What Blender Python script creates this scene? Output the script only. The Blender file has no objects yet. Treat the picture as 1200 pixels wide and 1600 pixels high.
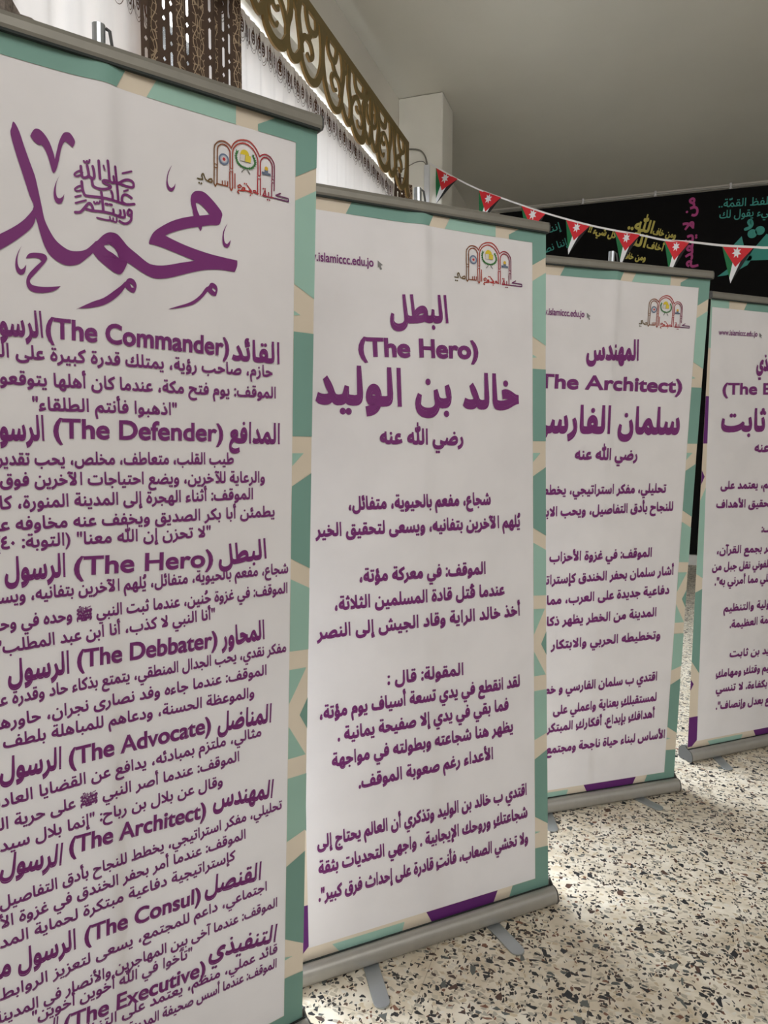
import bpy, bmesh, math, random, unicodedata
from mathutils import Vector, Matrix
from mathutils.geometry import tessellate_polygon, delaunay_2d_cdt
import numpy as np

random.seed(7)
scene = bpy.context.scene
COL = scene.collection

# ------------------------------------------------------------------ camera, world, light, exposure
YAW, PITCH, ROLL = 0.32834883, 0.08829488, 0.00364538
FOCAL_PX = 1101.757
fw = Vector((-math.sin(YAW) * math.cos(PITCH), math.cos(YAW) * math.cos(PITCH), -math.sin(PITCH)))
rt0 = Vector((math.cos(YAW), math.sin(YAW), 0))
up0 = rt0.cross(fw)
rt = rt0 * math.cos(ROLL) + up0 * math.sin(ROLL)
up = up0 * math.cos(ROLL) - rt0 * math.sin(ROLL)
cam_data = bpy.data.cameras.new('camera')
cam_data.sensor_fit = 'VERTICAL'
cam_data.sensor_height = 24.0
cam_data.lens = FOCAL_PX / 1600 * 24.0
cam_data.clip_start = 0.05
cam = bpy.data.objects.new('camera', cam_data)
cam.matrix_world = Matrix(((rt.x, up.x, -fw.x, 1.91807), (rt.y, up.y, -fw.y, 0), (rt.z, up.z, -fw.z, 1.3431), (0, 0, 0, 1)))
COL.objects.link(cam)
scene.camera = cam

world = bpy.data.worlds.new('overcast_sky')
world.use_nodes = True
world.node_tree.nodes['Background'].inputs[0].default_value = (0.86, 0.93, 1.0, 1)
world.node_tree.nodes['Background'].inputs[1].default_value = 0.2
scene.world = world

def area_light(name, loc, direction, sx, sy, power, color):
    l = bpy.data.lights.new(name, 'AREA')
    l.shape = 'RECTANGLE'; l.size = sx; l.size_y = sy; l.energy = power; l.color = color
    o = bpy.data.objects.new(name, l)
    o.location = loc
    o.rotation_euler = Vector(direction).to_track_quat('-Z', 'Y').to_euler()
    COL.objects.link(o)
    return o

# daylight entering by the curtained windows; added fill lights behind and right of camera
area_light('daylight_left_window', (-1.5, 3.3, 3.3), (1, 0, -1.05), 5.2, 3.0, 2200, (0.86, 0.93, 1.0))
area_light('fill_light_back', (3.8, -1.75, 3.6), (-0.2, 1, -0.5), 5.0, 1.3, 103, (1.0, 0.975, 0.955))  # added fill, placed high so the banners fall off downward
area_light('fill_light_right', (7.4, 1.2, 2.1), (-1, 0, 0), 4.4, 2.2, 16, (1.0, 0.975, 0.955))  # added weak fill from the right side, no known source

vs = scene.view_settings
vs.view_transform = 'Standard'
vs.look = 'None'
vs.gamma = 1.0
vs.use_curve_mapping = False
vs.exposure = 0.07

# ------------------------------------------------------------------ traced shapes and wording, in metres on their own surfaces
CALLIGRAPHY = [[[(0.5575,1.7989),(0.5686,1.7986),(0.5799,1.7917),(0.5936,1.78),(0.6024,1.7693),(0.6006,1.7585),(0.596,1.7482),(0.5799,1.7446),(0.5595,1.7384),(0.5374,1.7313),(0.5156,1.7223),(0.5027,1.7156),(0.4968,1.7119),(0.5112,1.7074),(0.5328,1.7019),(0.5594,1.6971),(0.5891,1.6936),(0.632,1.6914),(0.632,1.6811),(0.6268,1.6696),(0.6054,1.67),(0.5867,1.6683),(0.5684,1.6648),(0.5459,1.6577),(0.5238,1.6493),(0.5021,1.6414),(0.483,1.6373),(0.4705,1.6381),(0.4561,1.6434),(0.442,1.6507),(0.4311,1.6565),(0.428,1.6481),(0.4218,1.6374),(0.4159,1.6342),(0.4061,1.6361),(0.3946,1.6431),(0.3833,1.6519),(0.375,1.6621),(0.3664,1.6531),(0.355,1.6428),(0.3439,1.6383),(0.333,1.6375),(0.3205,1.6421),(0.3101,1.6506),(0.3034,1.6624),(0.2978,1.6796),(0.2919,1.7039),(0.2887,1.6925),(0.2816,1.6822),(0.2694,1.6701),(0.2556,1.6579),(0.2404,1.6461),(0.2271,1.6372),(0.2157,1.6319),(0.2079,1.6341),(0.209,1.643),(0.2197,1.6544),(0.2312,1.6626),(0.2412,1.6696),(0.2563,1.6803),(0.27,1.6917),(0.2805,1.7035),(0.2894,1.7187),(0.2839,1.7345),(0.2755,1.7628),(0.268,1.7874),(0.2602,1.8175),(0.2619,1.8291),(0.2638,1.837),(0.267,1.8356),(0.2724,1.825),(0.2785,1.8056),(0.2862,1.7829),(0.2925,1.7648),(0.297,1.7426),(0.3015,1.7183),(0.3045,1.7026),(0.3111,1.6875),(0.3196,1.6743),(0.3301,1.6659),(0.3408,1.6612),(0.3536,1.662),(0.3648,1.6661),(0.3743,1.6752),(0.3792,1.6808),(0.382,1.6822),(0.3898,1.6912),(0.3975,1.6968),(0.4053,1.6987),(0.415,1.6975),(0.4246,1.6895),(0.4324,1.6821),(0.4483,1.672),(0.4605,1.664),(0.4707,1.6596),(0.4853,1.6598),(0.5023,1.6634),(0.5239,1.6704),(0.5504,1.6781),(0.5371,1.6811),(0.5153,1.6858),(0.494,1.6904),(0.4773,1.6926),(0.4686,1.6925),(0.4687,1.6981),(0.4733,1.7088),(0.4796,1.7169),(0.4923,1.7271),(0.5093,1.7383),(0.5287,1.7474),(0.5485,1.7542),(0.5463,1.7645),(0.5431,1.7781),(0.5442,1.7884),(0.5497,1.7957)],[(0.5525,1.777),(0.5574,1.7779),(0.5663,1.7736),(0.5788,1.7626),(0.5686,1.7597),(0.5596,1.7573),(0.5552,1.7663)],[(0.3914,1.6752),(0.3991,1.6785),(0.4068,1.6759),(0.4125,1.6701),(0.4163,1.66),(0.4066,1.6653),(0.397,1.6695)]],[[(0.5569,1.739),(0.5645,1.741),(0.5629,1.7339),(0.5609,1.7308),(0.5589,1.7342)]],[[(0.2953,1.8352),(0.3013,1.835),(0.308,1.8296),(0.3146,1.8198),(0.3195,1.8067),(0.3218,1.7965),(0.3248,1.8098),(0.3287,1.825),(0.3343,1.8372),(0.3397,1.8407),(0.345,1.8399),(0.3502,1.8331),(0.3515,1.8271),(0.3481,1.8194),(0.3428,1.8231),(0.3384,1.826),(0.3348,1.823),(0.331,1.8131),(0.328,1.798),(0.3251,1.7865),(0.3222,1.7786),(0.3195,1.7753),(0.317,1.7783),(0.3146,1.7877),(0.3106,1.801),(0.3057,1.8105),(0.3024,1.8136),(0.2989,1.8124),(0.2922,1.816),(0.2874,1.8227),(0.291,1.8306)]],[[(0.3288,1.7747),(0.3236,1.7627),(0.3219,1.7515),(0.3227,1.7426),(0.3248,1.739),(0.3283,1.7392),(0.332,1.7426),(0.3342,1.7468),(0.3328,1.7392),(0.3299,1.7322),(0.3254,1.73),(0.3211,1.7322),(0.3186,1.7399),(0.3192,1.7509),(0.3227,1.7625)]],[[(0.2707,1.6569),(0.2652,1.6434),(0.264,1.6324),(0.2655,1.6245),(0.2687,1.6214),(0.2722,1.6237),(0.2763,1.6298),(0.2746,1.6195),(0.271,1.6139),(0.2668,1.6129),(0.2627,1.6169),(0.2608,1.6247),(0.2616,1.6356),(0.2653,1.647)]],[[(0.276,1.6388),(0.2788,1.6447),(0.284,1.6486),(0.2944,1.6503),(0.3031,1.6495),(0.3065,1.6455),(0.3054,1.6398),(0.2973,1.6284),(0.2883,1.617),(0.282,1.6088),(0.281,1.604),(0.2843,1.5999),(0.2947,1.5989),(0.307,1.5999),(0.3258,1.6037),(0.3176,1.5961),(0.3068,1.5913),(0.2962,1.5892),(0.2857,1.5891),(0.2789,1.5928),(0.2757,1.5997),(0.2763,1.6089),(0.2814,1.6187),(0.2921,1.6313),(0.2984,1.6378),(0.2959,1.6414),(0.289,1.6421),(0.2803,1.64)]],[[(0.4357,1.6312),(0.4417,1.6295),(0.4457,1.6231),(0.4456,1.6161),(0.4424,1.6087),(0.4374,1.608),(0.4304,1.6121),(0.4264,1.6151),(0.4213,1.6069),(0.4133,1.598),(0.4014,1.5877),(0.3896,1.5804),(0.3761,1.5758),(0.3647,1.5731),(0.3534,1.5718),(0.3478,1.5696),(0.3725,1.5841),(0.3898,1.5921),(0.4075,1.6061),(0.4195,1.6165),(0.4256,1.6232),(0.4276,1.6245),(0.4306,1.6289)],[(0.434,1.623),(0.4396,1.6202),(0.4415,1.6161),(0.4375,1.616)]],[[(0.5844,1.6447),(0.5914,1.641),(0.5937,1.6328),(0.5902,1.6217),(0.5821,1.6228),(0.5747,1.6286),(0.566,1.6175),(0.5569,1.609),(0.5457,1.6009),(0.5235,1.5932),(0.501,1.5876),(0.5147,1.5938),(0.5412,1.6049),(0.5592,1.6187),(0.5706,1.6339),(0.5764,1.6379),(0.5798,1.6432)],[(0.584,1.6368),(0.5902,1.6328),(0.5886,1.6289),(0.5833,1.6325)]],[[(0.51,1.8312),(0.5035,1.8156),(0.5018,1.8034),(0.5044,1.7951),(0.5086,1.793),(0.5129,1.7969),(0.5157,1.8025),(0.514,1.7931),(0.5097,1.7878),(0.5044,1.7877),(0.5002,1.7932),(0.4996,1.8029),(0.5025,1.8173)]],[[(0.6127,1.7534),(0.6064,1.7375),(0.606,1.7259),(0.6081,1.7189),(0.6124,1.7175),(0.6166,1.7224),(0.6189,1.726),(0.6171,1.7161),(0.6124,1.7105),(0.6065,1.7112),(0.603,1.719),(0.6034,1.7339),(0.6076,1.7451)]]]
SALUTATION = [(0.0039,[(0.3853,1.8057),(0.3861,1.7918),(0.387,1.7788)]),(0.0039,[(0.3593,1.7934),(0.36,1.7851),(0.3612,1.7777),(0.3638,1.7767),(0.3675,1.7777),(0.3698,1.78),(0.3707,1.7816),(0.3695,1.7899),(0.3683,1.7964)]),(0.00275,[(0.3591,1.7871),(0.3533,1.7836),(0.3495,1.779),(0.3522,1.7769),(0.3585,1.7798),(0.3613,1.784)]),(0.0039,[(0.3707,1.7811),(0.3729,1.7787),(0.3765,1.7774),(0.3786,1.7802),(0.3781,1.7882),(0.3764,1.796)]),(0.00275,[(0.3637,1.8021),(0.3652,1.7997),(0.3673,1.8011),(0.3684,1.8032),(0.3688,1.8007),(0.3711,1.8015),(0.3721,1.8049)]),(0.0039,[(0.3991,1.8085),(0.4003,1.7969),(0.4014,1.7815),(0.4023,1.7776),(0.3939,1.7776),(0.3913,1.7747),(0.3957,1.7725),(0.4031,1.7708),(0.4021,1.7674),(0.3937,1.7638),(0.3844,1.7632),(0.3772,1.7658),(0.3753,1.7713),(0.3749,1.7767)]),(0.00275,[(0.3925,1.7997),(0.3942,1.7937)]),(0.0039,[(0.4023,1.7776),(0.406,1.7765),(0.4093,1.7786),(0.4085,1.7868)]),(0.0039,[(0.4116,1.8031),(0.4137,1.7833),(0.4153,1.7679),(0.4164,1.7514)]),(0.0039,[(0.4093,1.7782),(0.4183,1.7801),(0.426,1.786),(0.4338,1.7893),(0.441,1.7883),(0.4432,1.7831),(0.4409,1.7789),(0.4317,1.7783),(0.4202,1.7791),(0.4126,1.7784)]),(0.00275,[(0.4243,1.7969),(0.4398,1.8041)]),(0.00275,[(0.4263,1.7692),(0.4335,1.7731)]),(0.0039,[(0.3601,1.7703),(0.3612,1.7592),(0.3633,1.752),(0.366,1.7498),(0.375,1.7496),(0.3879,1.7502),(0.4121,1.7496),(0.4312,1.7496),(0.4439,1.7529)]),(0.00275,[(0.3609,1.7641),(0.3555,1.7623),(0.3498,1.7568),(0.3535,1.7547),(0.3594,1.757)]),(0.0039,[(0.4392,1.7616),(0.4324,1.7647),(0.4257,1.763),(0.4229,1.7573),(0.4236,1.7519),(0.4293,1.7497)]),(0.0039,[(0.4044,1.7628),(0.4062,1.7585),(0.4065,1.7512)]),(0.0039,[(0.3885,1.7586),(0.3897,1.7506),(0.3912,1.7306)]),(0.00275,[(0.3502,1.7452),(0.3583,1.7487)]),(0.00275,[(0.3504,1.7358),(0.3658,1.7425)]),(0.00275,[(0.3776,1.7417),(0.3789,1.7392),(0.3812,1.7401),(0.3822,1.7421),(0.3831,1.74),(0.3854,1.7414),(0.3864,1.7444)]),(0.0039,[(0.3951,1.7412),(0.3981,1.7412)]),(0.0039,[(0.4016,1.7416),(0.4046,1.7416)]),(0.0039,[(0.3497,1.7216),(0.3573,1.7231),(0.3628,1.7296),(0.3684,1.7371),(0.3716,1.7386),(0.3747,1.7347),(0.376,1.7299)]),(0.0039,[(0.3655,1.7292),(0.3746,1.7278),(0.3893,1.7284),(0.4061,1.7279),(0.4165,1.7271),(0.4271,1.7281),(0.4261,1.7388)]),(0.0039,[(0.4165,1.7271),(0.4201,1.7315),(0.4195,1.737)]),(0.0039,[(0.4061,1.7279),(0.4078,1.731),(0.4072,1.7351)]),(0.0039,[(0.435,1.7419),(0.4322,1.7367),(0.4339,1.7332),(0.4386,1.7351),(0.4387,1.7407),(0.435,1.7419)]),(0.0039,[(0.4388,1.736),(0.4377,1.7254),(0.4308,1.7189),(0.424,1.7181),(0.4183,1.7199)]),(0.00275,[(0.3817,1.7177),(0.3928,1.7165),(0.4012,1.7172),(0.4013,1.7223)]),(0.00275,[(0.4012,1.7172),(0.4064,1.7167),(0.4069,1.7215)]),(0.00275,[(0.4064,1.7167),(0.4125,1.7165),(0.4131,1.7231)])]
EMBLEM_STROKES = [(0.00219,[(-0.1504,0.0274),(-0.1504,0.0607),(-0.148,0.0678),(-0.1432,0.0733),(-0.1367,0.0763),(-0.1293,0.0767),(-0.1219,0.0735),(-0.1177,0.0686)]),(0.00219,[(-0.1444,0.0288),(-0.1444,0.0607),(-0.1407,0.0678),(-0.135,0.0714),(-0.1268,0.0705),(-0.1215,0.0645),(-0.1202,0.0592),(-0.1201,0.0343)]),(0.00219,[(-0.1504,0.0274),(-0.1509,0.0011),(-0.1483,-0.0035),(-0.1451,0.0023),(-0.1448,0.0287)]),(0.00219,[(-0.1177,0.0686),(-0.1136,0.077),(-0.1053,0.0846),(-0.0935,0.0888),(-0.0816,0.0886),(-0.0712,0.0822),(-0.0642,0.0727),(-0.0615,0.0673)]),(0.00219,[(-0.1151,0.034),(-0.1152,0.0619),(-0.1119,0.0715),(-0.1053,0.0783),(-0.0952,0.083),(-0.085,0.0825),(-0.0746,0.0769),(-0.0676,0.0673),(-0.0649,0.0589),(-0.0647,0.0334)]),(0.00219,[(-0.1208,0.0268),(-0.1203,-0.0004),(-0.1175,-0.0043),(-0.115,0.0007),(-0.1151,0.0281)]),(0.00203,[(-0.1106,0.0261),(-0.1105,0.0009)]),(0.00219,[(-0.0615,0.0673),(-0.0554,0.072),(-0.0484,0.0742),(-0.0395,0.0717),(-0.0332,0.0648),(-0.0307,0.0578),(-0.0305,0.0348),(-0.0308,0.0132)]),(0.00219,[(-0.0595,0.0345),(-0.0597,0.0572),(-0.0562,0.0648),(-0.051,0.0686),(-0.043,0.0679),(-0.0376,0.0623),(-0.0348,0.0553),(-0.0355,0.0322)]),(0.00203,[(-0.0652,0.0272),(-0.065,-0.0)]),(0.00203,[(-0.0594,0.0285),(-0.0595,-0.0004)]),(0.00203,[(-0.0358,0.026),(-0.036,0.0006)]),(0.00236,[(-0.0175,0.0111),(-0.0271,0.0058),(-0.0008,0.0052),(0.0,0.0),(-0.0333,0.0001),(-0.0547,-0.0005)]),(0.00219,[(-0.0424,0.0077),(-0.0423,0.0004)]),(0.00203,[(-0.0499,0.01),(-0.0539,0.0004),(-0.048,0.0012),(-0.0495,0.01)]),(0.00203,[(-0.0639,0.0009),(-0.0732,0.0017),(-0.0737,0.0045),(-0.0697,0.0053),(-0.0674,0.0017)]),(0.00203,[(-0.0758,-0.0008),(-0.0844,0.0012),(-0.091,0.0013),(-0.0964,0.0002)]),(0.00203,[(-0.0859,0.011),(-0.0772,0.0027),(-0.0862,0.0013)]),(0.00203,[(-0.0922,0.0011),(-0.093,0.0061)]),(0.00203,[(-0.0913,0.0012),(-0.091,0.0054),(-0.0956,0.0048),(-0.0973,-0.0),(-0.0922,0.0)]),(0.00203,[(-0.0968,-0.0004),(-0.1032,-0.0008),(-0.1052,-0.0042),(-0.1023,-0.006)]),(0.00203,[(-0.0973,0.0067),(-0.1007,0.0093),(-0.1046,0.0066),(-0.1036,0.0031),(-0.0998,0.0047)]),(0.00219,[(-0.1456,0.0015),(-0.1357,0.0014),(-0.125,0.0015),(-0.1247,0.009)]),(0.00203,[(-0.1349,0.0082),(-0.1349,0.0019)]),(0.00203,[(-0.13,0.0093),(-0.1296,0.002)]),(0.00219,[(-0.1601,0.0017),(-0.1609,0.005),(-0.1553,0.0074),(-0.1545,0.0021),(-0.1601,0.0017),(-0.1673,0.0048),(-0.1702,0.0121),(-0.1728,0.0122),(-0.174,0.0088),(-0.1721,0.003),(-0.1816,0.0028)]),(0.00169,[(-0.0924,0.0377),(-0.0974,0.032)]),(0.00169,[(-0.0864,0.039),(-0.0809,0.032)])]
EMBLEM_DOTS = [((-0.0535,0.0123),0.00152),((-0.0496,0.0126),0.00152),((-0.0446,-0.0058),0.00152),((-0.0404,-0.0057),0.00152),((-0.0797,-0.0046),0.00152),((-0.0917,0.0131),0.00152),((-0.0879,0.0131),0.00152),((-0.1787,-0.0042),0.00169),((-0.1745,-0.0043),0.00169)]
EMBLEM_RINGS = [((-0.1477,0.0316),0.00304),((-0.1179,0.0311),0.00304),((-0.0624,0.0305),0.00304),((-0.0333,0.0296),0.00304)]
EMBLEM_FILLS = {'disc': ((-0.132,0.0462),0.00979), 'red': ((-0.132,0.0462),0.00287), 'sun': ((-0.0913,0.0635),0.00878), 'book_left': [(-0.0996,0.0624),(-0.0908,0.0633),(-0.0916,0.052),(-0.1008,0.0516)], 'book_right': [(-0.0896,0.0633),(-0.0793,0.0631),(-0.0796,0.0518),(-0.0909,0.052)], 'wreath': [(-0.1065,0.0655),(-0.1085,0.0576),(-0.1055,0.048),(-0.0983,0.0425),(-0.0881,0.0409),(-0.0778,0.0431),(-0.0713,0.05),(-0.0707,0.0576),(-0.0749,0.0664)], 'dome': ((-0.0478,0.049),0.00371), 'base': [(-0.0569,0.0424),(-0.0388,0.0419),(-0.0382,0.038),(-0.0562,0.0375)], 'drum': [(-0.0513,0.047),(-0.0439,0.0471),(-0.0441,0.0386),(-0.0516,0.0384)]}
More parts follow.
